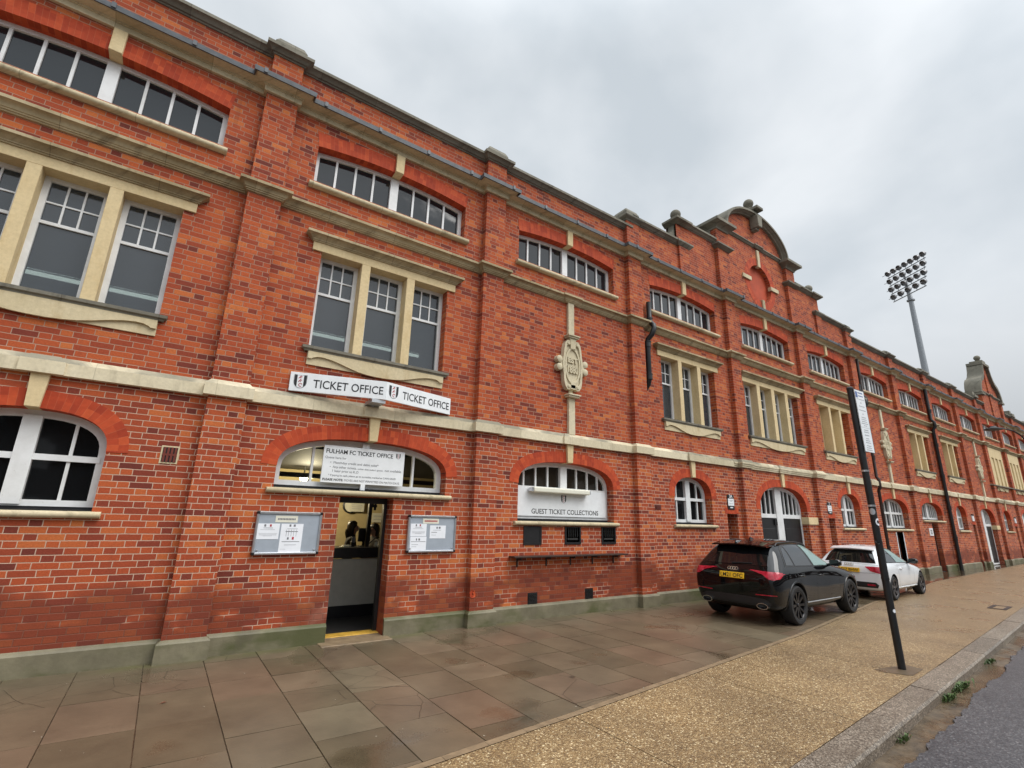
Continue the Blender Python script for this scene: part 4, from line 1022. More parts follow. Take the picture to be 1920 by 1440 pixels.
# people behind the counter -------------------------------------------------
def figure(name, loc, rz, label, top, skin='skin', lean=0.0, head_down=.04, bag=False, scale=1.0):
    p = empty(name, loc, label, 'person', rz=rz); p.scale = (scale,)*3
    J = {'pel': (0, 0, .93, .13), 'wa': (0, .01, 1.08, .125), 'ch': (0, -.01-lean*.5, 1.27, .15), 'nk': (0, -.02-lean, 1.42, .058), 'nk2': (0, -.03-lean, 1.48, .05), 'hd': (0, -.055-lean, 1.56-head_down*.3, .085), 'hd2': (0, -.045-lean, 1.645-head_down, .075)}
    E_ = [('pel', 'wa'), ('wa', 'ch'), ('ch', 'nk'), ('nk', 'nk2'), ('nk2', 'hd'), ('hd', 'hd2')]
    for s, S_ in ((-1, 'l'), (1, 'r')):
        J.update({S_+'sh': (s*.18, -.01-lean, 1.36, .062), S_+'el': (s*.235, -.08-lean, 1.11, .042), S_+'wr': (s*.13, -.30-lean, 1.05, .028), S_+'hip': (s*.09, 0, .88, .10), S_+'kn': (s*.10, -.03, .48, .06), S_+'an': (s*.10, .02, .09, .042), S_+'to': (s*.11, -.14, .035, .035),
                  S_+'pm': (s*.115, -.365-lean, 1.045, .027)})
        E_ += [('ch', S_+'sh'), (S_+'sh', S_+'el'), (S_+'el', S_+'wr'), (S_+'wr', S_+'pm'), ('pel', S_+'hip'), (S_+'hip', S_+'kn'), (S_+'kn', S_+'an'), (S_+'an', S_+'to')]
        for k in range(4):
            a = (k-1.5)*.019; J[S_+'f%da' % k] = (s*.113+a, -.40-lean, 1.043, .0095); J[S_+'f%db' % k] = (s*.112+a*1.1, -.44-lean+abs(k-1.4)*.006, 1.028, .008)
            E_ += [(S_+'pm', S_+'f%da' % k), (S_+'f%da' % k, S_+'f%db' % k)]
        J[S_+'th'] = (s*.07, -.385-lean, 1.04, .010); E_ += [(S_+'pm', S_+'th')]
    J['ns'] = (0, -.15-lean, 1.555-head_down*.5, .014); E_.append(('hd', 'ns'))
    ks = list(J); me = bpy.data.meshes.new('body'); me.from_pydata([J[k][:3] for k in ks], [(ks.index(a), ks.index(b)) for a, b in E_], [])
    o = bpy.data.objects.new('body', me); C.objects.link(o)
    sk = o.modifiers.new('skin', 'SKIN'); sv = me.skin_vertices[0].data
    for v, k in zip(sv, ks): r = J[k][3]; v.radius = (r, r*.82 if k in ('ch', 'wa', 'pel') else r); v.use_root = (k == 'pel')
    o.modifiers.new('sub', 'SUBSURF').levels = 2
    dg = bpy.context.evaluated_depsgraph_get(); dg.update(); m2 = bpy.data.meshes.new_from_object(o.evaluated_get(dg)); bpy.data.objects.remove(o)
    m2.materials.clear()
    for n in (skin, top, 'dark_cloth'): m2.materials.append(MATS[n])
    for f in m2.polygons:
        c = f.center; f.use_smooth = True
        f.material_index = 2 if c.z < .97 else (0 if c.z > 1.43 or (c.y < -.27-lean and c.z < 1.12) else 1)
    b = bpy.data.objects.new('body', m2); C.objects.link(b); b.parent = p
    m = MB(); cx, cy, cz = 0, -.03-lean, 1.60-head_down
    prof = [(.0005, .135), (.05, .128), (.09, .095), (.108, .04), (.108, -.02), (.098, -.08), (.07, -.13)]
    m.lathe(prof, (cx, cy+.022, cz), 18)
    m.v = [(x, y if y > cy-.055 else cy-.055-.2*(cy-.055-y), z) if z > cz+.01 else (x, max(y, cy-.005), z) for x, y, z in m.v]
    m.lathe([(.0005, -.02), (.05, -.03), (.06, -.1), (.03, -.2), (.0005, -.24)], (cx, cy+.10, cz+.0), 12)
    m.build('hair', 'dark_hair', p, smooth=60)
    m = MB()
    for s in (-1, 1): m.lathe([(.0005, -.006), (.009, -.004), (.011, .004)], (s*.032, cy-.108, cz-.015), 8, axis='y')
    m.build('eye', 'dark_hair', p)
    if bag:
        m = MB(); m.tube([(-.14, -.165-lean, 1.18), (0, -.178-lean, 1.27), (.13, -.12-lean, 1.40), (.12, .06-lean, 1.41)], .014, 8); m.build('strap', 'dark_cloth', p)
    return p
figure('person', (3.02, 2.28, -.06), R(78), 'dark-haired person in dark top facing right behind the counter', 'dark_cloth', lean=.03, scale=.97)
figure('person', (3.50, 2.28, -.08), R(-60), 'dark-haired person in pale top with dark strap, head bowed', 'pale_cloth', head_down=.05, bag=True, scale=.96)
# ------------------------------------------------------------------ ground
def yk(x): return -5.85+.0845*x            # outer edge of the kerb
def yki(x): return -5.595+.0852*x           # inner edge
YB = [(-10, -5.05), (1.85, -3.84), (3.4, -3.68), (5.35, -3.45), (8.83, -3.03), (14.1, -2.17), (21.9, -1.22), (38.1, -.36), (62, -.15)]
def yb(x):
    for (a, p), (b, q) in zip(YB, YB[1:]):
        if x <= b: return p+(q-p)*(x-a)/(b-a)
    return YB[-1][1]
m = MB(); m.add([(-400, -400, -.32), (500, -400, -.32), (500, 400, -.32), (-400, 400, -.32)], [(0, 1, 2, 3)]); tag(m.build('ground', 'gutter_dirt'), kind='structure')
# joint bed under the paving
m = MB(); xs = [-10+.5*i for i in range(145)]
m.add([(x, y, -.012) for x in xs for y in (.3, yki(x)-.05)], [(2*i+1, 2*i+3, 2*i+2, 2*i) for i in range(len(xs)-1)])
tag(m.build('paving_bed', 'gutter_dirt'), kind='structure')
rnd = random.Random(11); m = MB(); W = .575; x = .12-W*17
while x < 61.5:
    w = W if x < 5 else rnd.choice([.575, .62, .7])
    y = 0.02; first_ = True
    while True:
        L = rnd.uniform(.30, .62) if first_ else rnd.choice([.6, .68, .75, .82, .9])
        first_ = False
        x0, x1 = x+.0045, x+w-.0045; yt = y-.004; yl = y-L+.004
        b0, b1 = yb(x0)+.06, yb(x1)+.06
        a0, a1 = max(yl, b0), max(yl, b1)
        if yt-min(a0, a1) < .02: break
        t0, t1 = max(yt, a0+.001), max(yt, a1+.001)
        z = [rnd.uniform(-.0022, .0022) for _ in range(4)]
        P4 = [(x0, a0), (x1, a1), (x1, t1), (x0, t0)]
        m.add([(p[0], p[1], zz) for p, zz in zip(P4, z)]+[(p[0], p[1], -.03) for p in P4], [(0, 1, 2, 3), (0, 4, 5, 1), (1, 5, 6, 2), (2, 6, 7, 3), (3, 7, 4, 0)])
        y -= L
        if y < max(b0, b1) and yl <= min(b0, b1): break
    x += w
tag(m.build('flagstone_paving', 'wet_flagstone'), kind='structure')
m = MB(); xs = [-10+.4*i for i in range(180)]
for i in range(len(xs)-1):
    a, b = xs[i], xs[i+1]-.003
    m.add([(a, yb(a)-.02, .001), (b, yb(b)-.02, .001), (b, yb(b)+.054, .001), (a, yb(a)+.054, .001)], [(0, 1, 2, 3)])
tag(m.build('edging_strip', 'step_stone'), kind='structure')
JX = [-9.8, -7.4, -5.2, -3.2, -1.0, 1.15, 3.36, 5.52, 7.74, 10.3, 12.55, 14.15, 16.6, 19, 21.4, 24, 26.5, 29, 32, 35, 38, 41, 44, 47, 50, 53, 57, 61.5]
m = MB()
for a, b in zip(JX, JX[1:]):
    n = 12; xs = [a+.004+(b-a-.008)*i/n for i in range(n+1)]; sk = .03
    m.add([(x_+(sk if k == 0 else -sk)*0, y_, .0) for x_ in xs for k, y_ in enumerate((yb(x_)-.028, yki(x_)+.006))], [(2*i+1, 2*i+3, 2*i+2, 2*i) for i in range(n)])
tag(m.build('gravel_pavement', 'resin_gravel'), kind='structure')
m = MB(); m.add([(7.62, -4.50, .004), (8.22, -4.62, .004), (8.20, -4.82, .004), (7.72, -4.86, .004), (7.58, -4.62, .004)], [(4, 3, 2, 1, 0)]); tag(m.build('post_slab', 'wet_flagstone'), kind='structure')
m = MB(); x = 5.1-1.35*12
while x < 61:
    L = rnd.uniform(1.2, 1.6) if abs(x-5.1) > 2 else 1.35
    a, b = x+.004, x+L-.004
    P4 = [(a, yk(a)), (b, yk(b)), (b, yki(b)), (a, yki(a))]; dz = rnd.uniform(-.003, .003); ins = .018
    m.add([(p[0], p[1], -.3) for p in P4]+[(P4[0][0], P4[0][1], -.022+dz), (P4[1][0], P4[1][1], -.022+dz), (P4[1][0], P4[1][1]+ins, dz), (P4[2][0], P4[2][1], dz), (P4[3][0], P4[3][1], dz), (P4[0][0], P4[0][1]+ins, dz)],
          [(0, 1, 5, 4), (4, 5, 6, 9), (9, 6, 7, 8), (1, 2, 7, 6, 5), (3, 0, 4, 9, 8), (2, 3, 8, 7)])
    x += L
tag(m.build('kerb', 'granite_kerb'), kind='structure')
m = MB(); n = 150; xs = [-10+72*i/n for i in range(n+1)]
m.add([(x_, y_, -.098+.006*math.sin(x_*3+k)) for x_ in xs for k, y_ in enumerate((yk(x_)+.05, yk(x_)-.12, yk(x_)-.45))], [f for i in range(n) for f in ((3*i+1, 3*i+4, 3*i+3, 3*i), (3*i+2, 3*i+5, 3*i+4, 3*i+1))])
tag(m.build('gutter', 'gutter_dirt'), kind='structure')
m = MB(); xs = []; x = -10
while x < 62: xs.append(x); x += rnd.uniform(.02, .06) if 3 < x < 16 else .3
e = .0; vs = []
for x_ in xs:
    e = e*.82+rnd.uniform(-.018, .018); ye = yk(x_)-.205+e
    vs += [(x_, ye, -.11), (x_, ye-.008, -.076), (x_, ye-.7, -.066), (x_, -16, .0)]
m.add(vs, [(4*i+k+1, 4*i+k+5, 4*i+k+4, 4*i+k) for i in range(len(xs)-1) for k in range(3)])
tag(m.build('road', 'wet_asphalt'), kind='structure')
# access cover let into the far pavement
mc = empty('access_cover', (16.15, -3.90, .004), 'square metal access cover frame in the tan pavement', 'access cover', rz=R(4))
m = MB(); m.ring([(-.40, -.16), (.40, -.16), (.40, .16), (-.40, .16)], [(-.30, -.09), (.30, -.09), (.30, .09), (-.30, .09)], 0, .006)
m.v = [(x_, z_, y_) for x_, y_, z_ in m.v]; m.build('frame', 'iron_cover', mc)
m = MB(); m.box(-.295, .295, -.085, .085, -.002, .002); m.build('lid', 'resin_gravel', mc)
# weeds and leaves
def weeds(x, y, n, sp, h, label):
    m = MB()
    for i in range(n):
        bx, by = x+rnd.gauss(0, sp), y-abs(rnd.gauss(0, .022)); a = rnd.uniform(0, 6.28); L = h*rnd.uniform(.5, 1.2); w = rnd.uniform(.006, .013); dx, dy = math.cos(a), math.sin(a); o_ = rnd.uniform(.3, .9)*L
        px, py = -dy*w, dx*w
        m.add([(bx-px*.3, by-py*.3, -.098), (bx+px*.3, by+py*.3, -.098), (bx+dx*o_*.5+px, by+dy*o_*.5+py, -.098+L*.6), (bx+dx*o_*.5-px, by+dy*o_*.5-py, -.098+L*.6), (bx+dx*o_, by+dy*o_, -.098+L*.75)], [(0, 1, 2, 3), (3, 2, 4)])
    tag(m.build('weed_tuft', 'leaf_green'), label, 'weed', 'weeds growing along the kerb foot')
weeds(5.72, yk(5.72)-.015, 40, .06, .05, 'small green weed tuft at kerb foot nearest the viewer')
weeds(7.45, yk(7.45)-.02, 110, .09, .07, 'green weed clump at kerb foot beside the sign post')
weeds(8.05, yk(8.05)-.02, 150, .14, .075, 'long leafy green weed patch at kerb foot beyond the sign post')
weeds(9.95, yk(9.95)-.02, 60, .07, .06, 'pale green weed tuft farthest along the kerb')
def leaf(x, y, z, s, a, label):
    m = MB(); q = [(0, 0), (.3, .16), (.6, .18), (1, 0), (.6, -.17), (.3, -.14)]
    m.add([(x+s*(math.cos(a)*u-math.sin(a)*v), y+s*(math.sin(a)*u+math.cos(a)*v), z+s*abs(v)*.6+.002) for u, v in q], [(0, 1, 2, 3), (0, 3, 4, 5)]); m.tube([(x, y, z+.003), (x-s*.35*math.cos(a), y-s*.35*math.sin(a), z+.004)], .0015, 5)
    tag(m.build('fallen_leaf', 'leaf_brown'), label, 'leaf')
leaf(.28, -1.56, .003, .06, .4, 'single dry brown leaf lying on the flagstones'); leaf(5.85, yk(5.85)-.06, -.09, .05, 1.0, 'small brown leaf in the gutter by a weed tuft')
m = MB()
for i in range(70):
    x_, y_ = rnd.uniform(-1, 8), rnd.uniform(-4.6, -.2); s = rnd.uniform(.004, .009)
    m.add([(x_+s*math.cos(k*2.1+i), y_+s*math.sin(k*2.1+i), .0045) for k in range(3)], [(0, 1, 2)])
tag(m.build('litter_specks', 'paper_cream'), 'pale litter specks scattered over the wet pavement', 'litter', kind='stuff')

# ------------------------------------------------------------------ sign post
sp = empty('sign_post', (7.95, -4.68, 0), 'leaning black street sign post with white plate standing at the kerb', 'sign post')
lean = Vector((0, .07, 3.64))
def on_pole(z): return Vector((0, .07*z/3.64, z))
m = MB(); m.tube([on_pole(0), on_pole(3.66)], .043, 16); m.lathe([(.0005, .02), (.03, .015), (.045, 0), (.045, -.03)], tuple(on_pole(3.66)), 14); m.build('pole', 'black_paint', sp, smooth=40)
def plate(name, z0, z1, w, rz, mat, x0=-.01, yoff=-.052):
    p = on_pole((z0+z1)/2); m = MB(); m.box(x0, x0+w, -.003, .003, z0-p.z, z1-p.z)
    o_ = m.build(name, mat, sp, loc=(p.x, p.y+yoff, p.z)); o_.rotation_euler = (R(-1.1), 0, rz); return o_
p1 = plate('parking_plate', 2.725, 3.635, .295, R(-2), 'sign_white', -.02)
q = MB(); zb = -.455; q.ring(rect(-.022, .277, zb-.003, zb+.913), rect(-.016, .271, zb+.003, zb+.907), -.0045, -.002); q.build('plate_edge', 'black_paint', p1)
q = MB()
q.box(.0, .06, -.0045, -.003, zb+.79, zb+.88, 1)
for zz, a, b, th in ((.86, .08, .23, .02), (.815, .08, .23, .018), (.765, .02, .24, .012), (.71, .11, .14, .02), (.66, .05, .22, .014), (.60, .03, .23, .016), (.545, .11, .14, .018), (.495, .06, .20, .014), (.465, .05, .21, .014), (.435, .05, .21, .014), (.405, .03, .23, .014), (.375, .09, .18, .014), (.35, -.01, .265, .004), (.31, .06, .2, .014), (.28, .05, .21, .014), (.235, .06, .20, .018), (.19, .08, .18, .014), (.16, .06, .20, .014), (.13, .05, .21, .014), (.085, .06, .2, .014), (.055, .05, .21, .014), (.025, .04, .22, .014)):
    n_ = max(2, int((b-a)/.045))
    for k in range(n_):
        u0 = a+(b-a)*k/n_; q.box(u0, u0+(b-a)/n_*.86, -.0045, -.003, zb+zz, zb+zz+th*.75, 0 if zz < .8 else 1)
q.build('print', ['print_light', 'blue_print'], p1)
m = MB(); N0 = [(0, 0), (.245, .0), (.255, .012), (.255, .60), (.225, .635), (0, .635)]
def back(z0, z1, poly, label):
    p = on_pole(z0); m = MB(); m.prism(poly, -.003, .003); o_ = m.build('plate_back', 'aluminium_back', sp, loc=(p.x+.05, p.y+.045, z0)); o_.rotation_euler = (0, 0, R(13)); return o_
b1 = back(2.225, 2.52, [(0, 0), (.25, 0), (.25, .24), (.20, .29), (0, .29)], ''); b2 = back(1.93, 2.218, [(0, .03), (.05, .0), (.24, 0), (.255, .015), (.255, .285), (0, .285)], '')
m = MB(); m.box(-.06, .26, -.008, -.004, -.01, .01); m.build('rail', 'aluminium_back', b1); m = MB(); m.box(.05, .07, -.005, -.003, .05, .09); m.box(.05, .16, -.005, -.003, .02, .04); m.build('print', 'print_grey', b2)
m = MB()
for z in (2.46, 1.99): p = on_pole(z); m.tube([(p.x, p.y, z-.012), (p.x, p.y, z+.012)], .047, 16)
m.build('clamp', 'aluminium', sp)
m = MB(); p = on_pole(1.52); m.tube([(p.x, p.y, 1.50), (p.x, p.y, 1.53)], .046, 14); m.tube([(p.x-.03, p.y, 1.515), (p.x-.10, p.y, 1.53), (p.x-.13, p.y-.02, 1.51), (p.x-.10, p.y-.03, 1.49), (p.x-.04, p.y-.02, 1.5)], .006, 6); p2 = on_pole(1.06); m.tube([(p2.x, p2.y, 1.05), (p2.x, p2.y, 1.08)], .047, 14); m.build('strap_band', 'black_metal', sp)
def wrap(name, z0, z1, a0, a1, mat, r=.0445, N=10, circle=False):
    m = MB(); vs = []
    for i in range(N+1):
        a = a0+(a1-a0)*i/N; h = math.sqrt(max(0, 1-(2*i/N-1)**2)) if circle else 1; zm = (z0+z1)/2
        for s in (-1, 1): z = zm+s*(z1-z0)/2*h; p = on_pole(z); vs.append((p.x+r*math.cos(a), p.y+r*math.sin(a), z))
    m.add(vs, [(2*i, 2*i+2, 2*i+3, 2*i+1) for i in range(N)]); return m.build(name, mat, sp)
wrap('sticker', 1.09, 1.49, R(-75), R(25), 'sticker_yellow'); wrap('sticker', 1.33, 1.475, R(-62), R(10), 'paper', r=.0452)
wrap('sticker', 1.73, 1.825, R(-150), R(-55), 'paper', circle=True); wrap('sticker', 1.755, 1.80, R(-128), R(-78), 'sign_black', r=.0452, circle=True); wrap('sticker', 1.87, 1.955, R(-215), R(-120), 'aluminium_back', circle=True)
wrap('sticker', .655, .70, R(-140), R(-80), 'paper', circle=True)

# ------------------------------------------------------------------ floodlight mast behind the stand
fl = empty('floodlight_mast', (72.2, 10.6, -.32), 'tall grey floodlight mast with four rows of lamps behind the stand', 'floodlight')
m = MB(); m.tube([(0, 0, 0), (0, 0, 10), (0, 0, 29.4)], [.54, .42, .25], 16); m.tube([(0, 0, 29.3), (0, 0, 29.45)], .42, 16); m.tube([(0, 0, 29.4), (.2, .1, 31.5), (.9, .3, 33.2)], [.27, .2, .12], 10); m.build('mast', 'galvanised', fl, smooth=40)
d = Vector((.50, .866, 0)); leanv = Vector((.40, .06, 1)); fr = MB(); n_f = Vector((.866, -.5, -.15)).normalized()
rows = [(5, 29.85, 4.3), (6, 31.2, 4.7), (6, 32.6, 4.9), (7, 34.0, 5.2)]
heads = []
for k, (cnt, z, wd) in enumerate(rows):
    cpos = Vector((-1.0, -.25, 0))+leanv*(z-29.85); cpos.z = z
    fr.tube([cpos-d*(wd/2+.2), cpos+d*(wd/2+.2)], .06, 6)
    for i in range(cnt):
        q = cpos+d*(wd*(i/(cnt-1)-.5)); heads.append(q)
    if k: fr.tube([prev-d*prevw/2, cpos-d*wd/2], .04, 6); fr.tube([prev+d*prevw/2, cpos+d*wd/2], .04, 6)
    prev, prevw = cpos, wd
fr.build('lamp_frame', 'galvanised', fl)
lm = MB(); lm.lathe([(.0005, .30), (.18, .28), (.30, .10), (.34, -.14), (.35, -.2), (.31, -.2), (.30, -.05), (.0005, .0)], n=16); lm.tube([(.0, 0, -.3), (.0, 0, -.95)], .04, 6)
src = None
for q in heads:
    if src is None: src = lm.build('floodlight', 'lamp_housing', fl, smooth=45); o_ = src
    else: o_ = src.copy(); C.objects.link(o_)
    o_.location = q+Vector((0, 0, .62)); o_.rotation_euler = (R(62), 0, R(60)+rnd.uniform(-.15, .15))
# lamp part geometry has its stalk modelled downward before the tilt: keep the stalks upright instead
stalks = MB()
for q in heads: stalks.tube([q, q+Vector((0, 0, .5))], .04, 6)
stalks.build('stalk', 'galvanised', fl)
# houses across the road (behind the viewer: they only show as reflections)
tr = empty('terraced_house', (0, -24, -.32), 'row of terraced houses across the road, mirrored in the parked car and panes', 'building')
m = MB(); m.box(-40, 78, -8, 0, 0, 6.2)
for i in range(20): m.box(-39+6*i, -36.6+6*i, 0, .9, 0, 5.6)
m.build('wall', 'house_brick', tr)
m = MB(); m.add([(-40, .4, 6.2), (78, .4, 6.2), (78, -4, 9.2), (-40, -4, 9.2), (-40, -8.4, 6.2), (78, -8.4, 6.2)], [(0, 1, 2, 3), (3, 2, 5, 4), (0, 3, 4), (1, 5, 2)])
for i in range(20): x_ = -37.8+6*i; m.add([(x_-1.4, 1.1, 5.6), (x_+1.4, 1.1, 5.6), (x_, 1.1, 7.4), (x_, -1.2, 7.4), (x_-1.4, -1, 5.6), (x_+1.4, -1, 5.6)], [(0, 1, 2), (0, 2, 3, 4), (1, 5, 3, 2)])
m.build('roof', 'house_slate', tr)
m = MB()
for i in range(20):
    for z_ in (.9, 3.6): m.box(-38.7+6*i, -36.9+6*i, .9, .92, z_, z_+1.5); m.box(-35.8+6*i, -34.8+6*i, 0, .02, z_, z_+1.5)
m.build('window', 'sign_white', tr)
m = MB()
for i in range(10): m.box(-37+12*i, -35.8+12*i, -4.4, -3.6, 8.6, 10.4)
m.build('chimney', 'house_brick', tr)
# street lamp entering on the right
sl = empty('street_lamp', (28.45, -3.12, 0), 'black swan-neck street lamp standing far along the kerb', 'street lamp')
m = MB(); m.tube([(0, 0, 0), (0, 0, .9), (0, 0, 1.0), (0, 0, 5.0), (-.02, .0, 5.45)], [.11, .10, .07, .055, .045], 12); m.build('post', 'black_paint', sl, smooth=40)
m = MB(); m.tube([(0, 0, 5.1), (-.12, .1, 5.45), (-.35, .28, 5.66), (-.62, .48, 5.74), (-.85, .62, 5.76)], .028, 8); m.tube([(0, 0, 5.3), (.05, -.05, 5.7), (.14, -.12, 6.0), (.3, -.25, 6.2), (.5, -.42, 6.22)], .035, 8); m.build('arm', 'black_paint', sl, smooth=50)
for s, (x_, y_, z_) in enumerate(((-.98, .72, 5.74), (.62, -.52, 6.2))):
    m = MB(); m.lathe([(.0005, .10), (.08, .09), (.12, .03), (.30, -.02), (.31, -.06), (.2, -.08), (.0005, -.1)], (x_, y_, z_), 16); lh = m.build('lamp_head', 'black_paint', sl, smooth=50)
m = MB(); m.box(-.13, .13, -.1, .1, 4.25, 4.55); m.build('control_box', 'black_paint', sl, bevel=.02)
# ------------------------------------------------------------------ cars
def car(name, loc, rz, scale, label, S):
    root = empty(name, loc, label, 'car', rz=rz); root.scale = (scale,)*3
    st = S['stations']; rings = []
    for (x, zb, wl, wm, zs, ws, zr, wr, zt) in st:
        h = [(0, zb), (wl-.12, zb), (wl, zb+.09), (wm, zb+.09+(zs-zb-.09)*.42), (wm-.004, zs-.10*(zs-zb)/.7), (ws, zs), (wr, zr), (wr*.62, zt-.010), (0, zt)]
        rings.append([(x, -y, z) for y, z in h]+[(x, y, z) for y, z in h[-2:0:-1]])
    k = len(rings[0]); vs = [p for r in rings for p in r]; fs = []
    for i in range(len(rings)-1):
        for j in range(k): a, b = i*k+j, i*k+(j+1) % k; fs.append((a, b, b+k, a+k))
    # end caps as quad strips
    for base, flip in ((0, True), ((len(rings)-1)*k, False)):
        H = k//2
        for j in range(H):
            q = [base+j, base+j+1, base+(k-j-1) % k, base+(k-j) % k]
            q = list(dict.fromkeys(q)); fs.append(tuple(q if not flip else q[::-1]))
    me = bpy.data.meshes.new('body'); me.from_pydata(vs, [], [f[::-1] for f in fs]); me.update()
    bm = bmesh.new(); bm.from_mesh(me); bmesh.ops.recalc_face_normals(bm, faces=bm.faces); bm.to_mesh(me); bm.free()
    ob = bpy.data.objects.new('body', me); C.objects.link(ob); ob.modifiers.new('s', 'SUBSURF').levels = 2
    dg = bpy.context.evaluated_depsgraph_get(); dg.update()
    full = bpy.data.meshes.new_from_object(ob.evaluated_get(dg))
    bv = BVHTree.FromPolygons([v.co.copy() for v in full.vertices], [tuple(p.vertices) for p in full.polygons])
    # wheel arches
    WB, wr_, wy = S['wb'], S['arch_r'], S['half']
    cut = MB()
    for wx in (0, WB):
        for s in (-1, 1): cut.lathe([(.0005, s*(wy-.33)), (wr_, s*(wy-.33)), (wr_, s*(wy+.2)), (.0005, s*(wy+.2))], (wx, 0, S['wheel_r']+.015), 32, axis='y')
    co = cut.build('cut', 'seam'); bmm = bmesh.new(); bmm.from_mesh(co.data); bmesh.ops.remove_doubles(bmm, verts=bmm.verts, dist=.0016); bmesh.ops.recalc_face_normals(bmm, faces=bmm.faces); bmm.to_mesh(co.data); bmm.free()
    bo = ob.modifiers.new('b', 'BOOLEAN'); bo.operation = 'DIFFERENCE'; bo.object = co; bo.solver = 'EXACT'
    dg = bpy.context.evaluated_depsgraph_get(); dg.update(); m2 = bpy.data.meshes.new_from_object(ob.evaluated_get(dg))
    bpy.data.objects.remove(ob); bpy.data.objects.remove(co)
    m2.materials.clear(); m2.materials.append(MATS[S['paint']]); m2.materials.append(MATS['car_trim'])
    for p in m2.polygons:
        p.use_smooth = True; c = p.center; p.material_index = 0
        for wx in (0, WB):
            if math.hypot(c.x-wx, c.z-S['wheel_r']-.015) < wr_*1.004 and abs(c.y) > wy-.5 and (abs(p.normal.y) < .8 or abs(c.y) < wy-.25): p.material_index = 1
        if c.z < st[len(st)//2][1]+.03: p.material_index = 1
    m2.set_sharp_from_angle(angle=R(40))
    body = bpy.data.objects.new('body', m2); C.objects.link(body); body.parent = root
    def cast(p, d):
        h = bv.ray_cast(Vector(p), Vector(d))
        if h[0] is None: h = bv.find_nearest(Vector(p)+Vector(d)*1.0)
        return h[0], h[1]
    def decal(nm, poly, view, mat, off=.004, par=None, cuts=3, zmax=None):
        """panel laid on the body surface; poly is (x,z) for side views or (y,z) for rear/front"""
        bm = bmesh.new(); V = []
        for a, b in poly: V.append(bm.verts.new((a, b, 0)))
        bm.faces.new(V); bmesh.ops.triangulate(bm, faces=bm.faces)
        for _ in range(cuts): bmesh.ops.subdivide_edges(bm, edges=bm.edges, cuts=1, use_grid_fill=True); bmesh.ops.triangulate(bm, faces=bm.faces)
        me_v = []
        for v in bm.verts:
            a, b = v.co.x, v.co.y
            if view == 'R': p, n = cast((a, -3, b), (0, 1, 0))
            elif view == 'L': p, n = cast((a, 3, b), (0, -1, 0))
            elif view == 'B': p, n = cast((-3, a, b), (1, 0, 0))
            elif view == 'F': p, n = cast((7, a, b), (-1, 0, 0))
            else: p, n = cast((a, b, 4), (0, 0, -1))
            if n.dot(Vector({'R': (0, -1, 0), 'L': (0, 1, 0), 'B': (-1, 0, 0), 'F': (1, 0, 0), 'T': (0, 0, 1)}[view])) < 0: n = -n
            me_v.append(p+n*off)
        m = MB(); bm.verts.index_update(); ff = [tuple(v.index for v in f.verts) for f in bm.faces]; bm.free()
        m.add(me_v, ff)
        o = m.build(nm, mat, par or root)
        b2 = bmesh.new(); b2.from_mesh(o.data); bmesh.ops.recalc_face_normals(b2, faces=b2.faces)
        ref = Vector({'R': (0, -1, 0), 'L': (0, 1, 0), 'B': (-1, 0, 0), 'F': (1, 0, 0), 'T': (0, 0, 1)}[view])
        if sum((f.normal.dot(ref)*f.calc_area() for f in b2.faces)) < 0: bmesh.ops.reverse_faces(b2, faces=b2.faces)
        b2.to_mesh(o.data); b2.free()
        o.data.polygons.foreach_set('use_smooth', [True]*len(o.data.polygons)); return o
    def strip(nm, pts, view, w, mat, off=.003, par=None):
        """thin line laid along the surface (shut lines, trims)"""
        P = []
        for (a, b), (c, d) in zip(pts, pts[1:]):
            n_ = max(2, int(math.hypot(c-a, d-b)/.05)); P += [(a+(c-a)*i/n_, b+(d-b)*i/n_) for i in range(n_)]
        P.append(pts[-1]); Q = []
        for a, b in P:
            if view in 'RL': s = -1 if view == 'R' else 1; p, n = cast((a, 3*s, b), (0, -s, 0))
            elif view == 'B': p, n = cast((-3, a, b), (1, 0, 0))
            else: p, n = cast((a, b, 4), (0, 0, -1))
            Q.append(p-n*(w*.5-off) if n.dot(Vector({'R': (0, -1, 0), 'L': (0, 1, 0), 'B': (-1, 0, 0), 'T': (0, 0, 1)}[view])) > 0 else p+n*(w*.5-off))
        m = MB(); m.tube(Q, w/2, 6); return m.build(nm, mat, par or root, smooth=60)
    # wheels
    def wheel():
        r, w = S['wheel_r'], S['tyre_w']; ri = S['rim_r']
        m = MB(); m.lathe([(ri-.01, -w*.42), (ri+.005, -w*.47), (ri+.03, -w*.5), (r-.03, -w*.5), (r-.008, -w*.40), (r, -w*.25), (r, w*.25), (r-.008, w*.4), (r-.03, w*.5), (ri, w*.5), (ri-.02, .0)], n=40, axis='y')
        t = m.build('wheel', 'tyre', root, smooth=35)
        m = MB(); m.lathe([(ri+.004, -w*.46), (ri-.012, -w*.47), (ri-.025, -w*.40), (ri-.03, -w*.05), (.05, -w*.02), (.0005, -w*.02)], n=40, axis='y')
        n = S['spokes']
        for i in range(n):
            a = 2*math.pi*i/n; ca, sa = math.cos(a), math.sin(a); tw = S.get('twist', 0)
            pr = []
            for rr, ww, y in ((.035, .030, -w*.36), (ri*.5, .019 if not tw else .034, -w*.40), (ri-.02, .026 if not tw else .058, -w*.45)):
                aa = a+tw*rr/ri; cc, ss = math.cos(aa), math.sin(aa)
                for s_, yy in ((-1, y), (1, y), (1, y+.03), (-1, y+.03)): pr.append((rr*cc-s_*ww*ss, yy, rr*ss+s_*ww*cc))
            m.add(pr, [(0, 1, 2, 3), (8, 11, 10, 9)]+[f for b in (0, 4) for f in ((b, b+4, b+5, b+1), (b+1, b+5, b+6, b+2), (b+2, b+6, b+7, b+3), (b+3, b+7, b+4, b))])
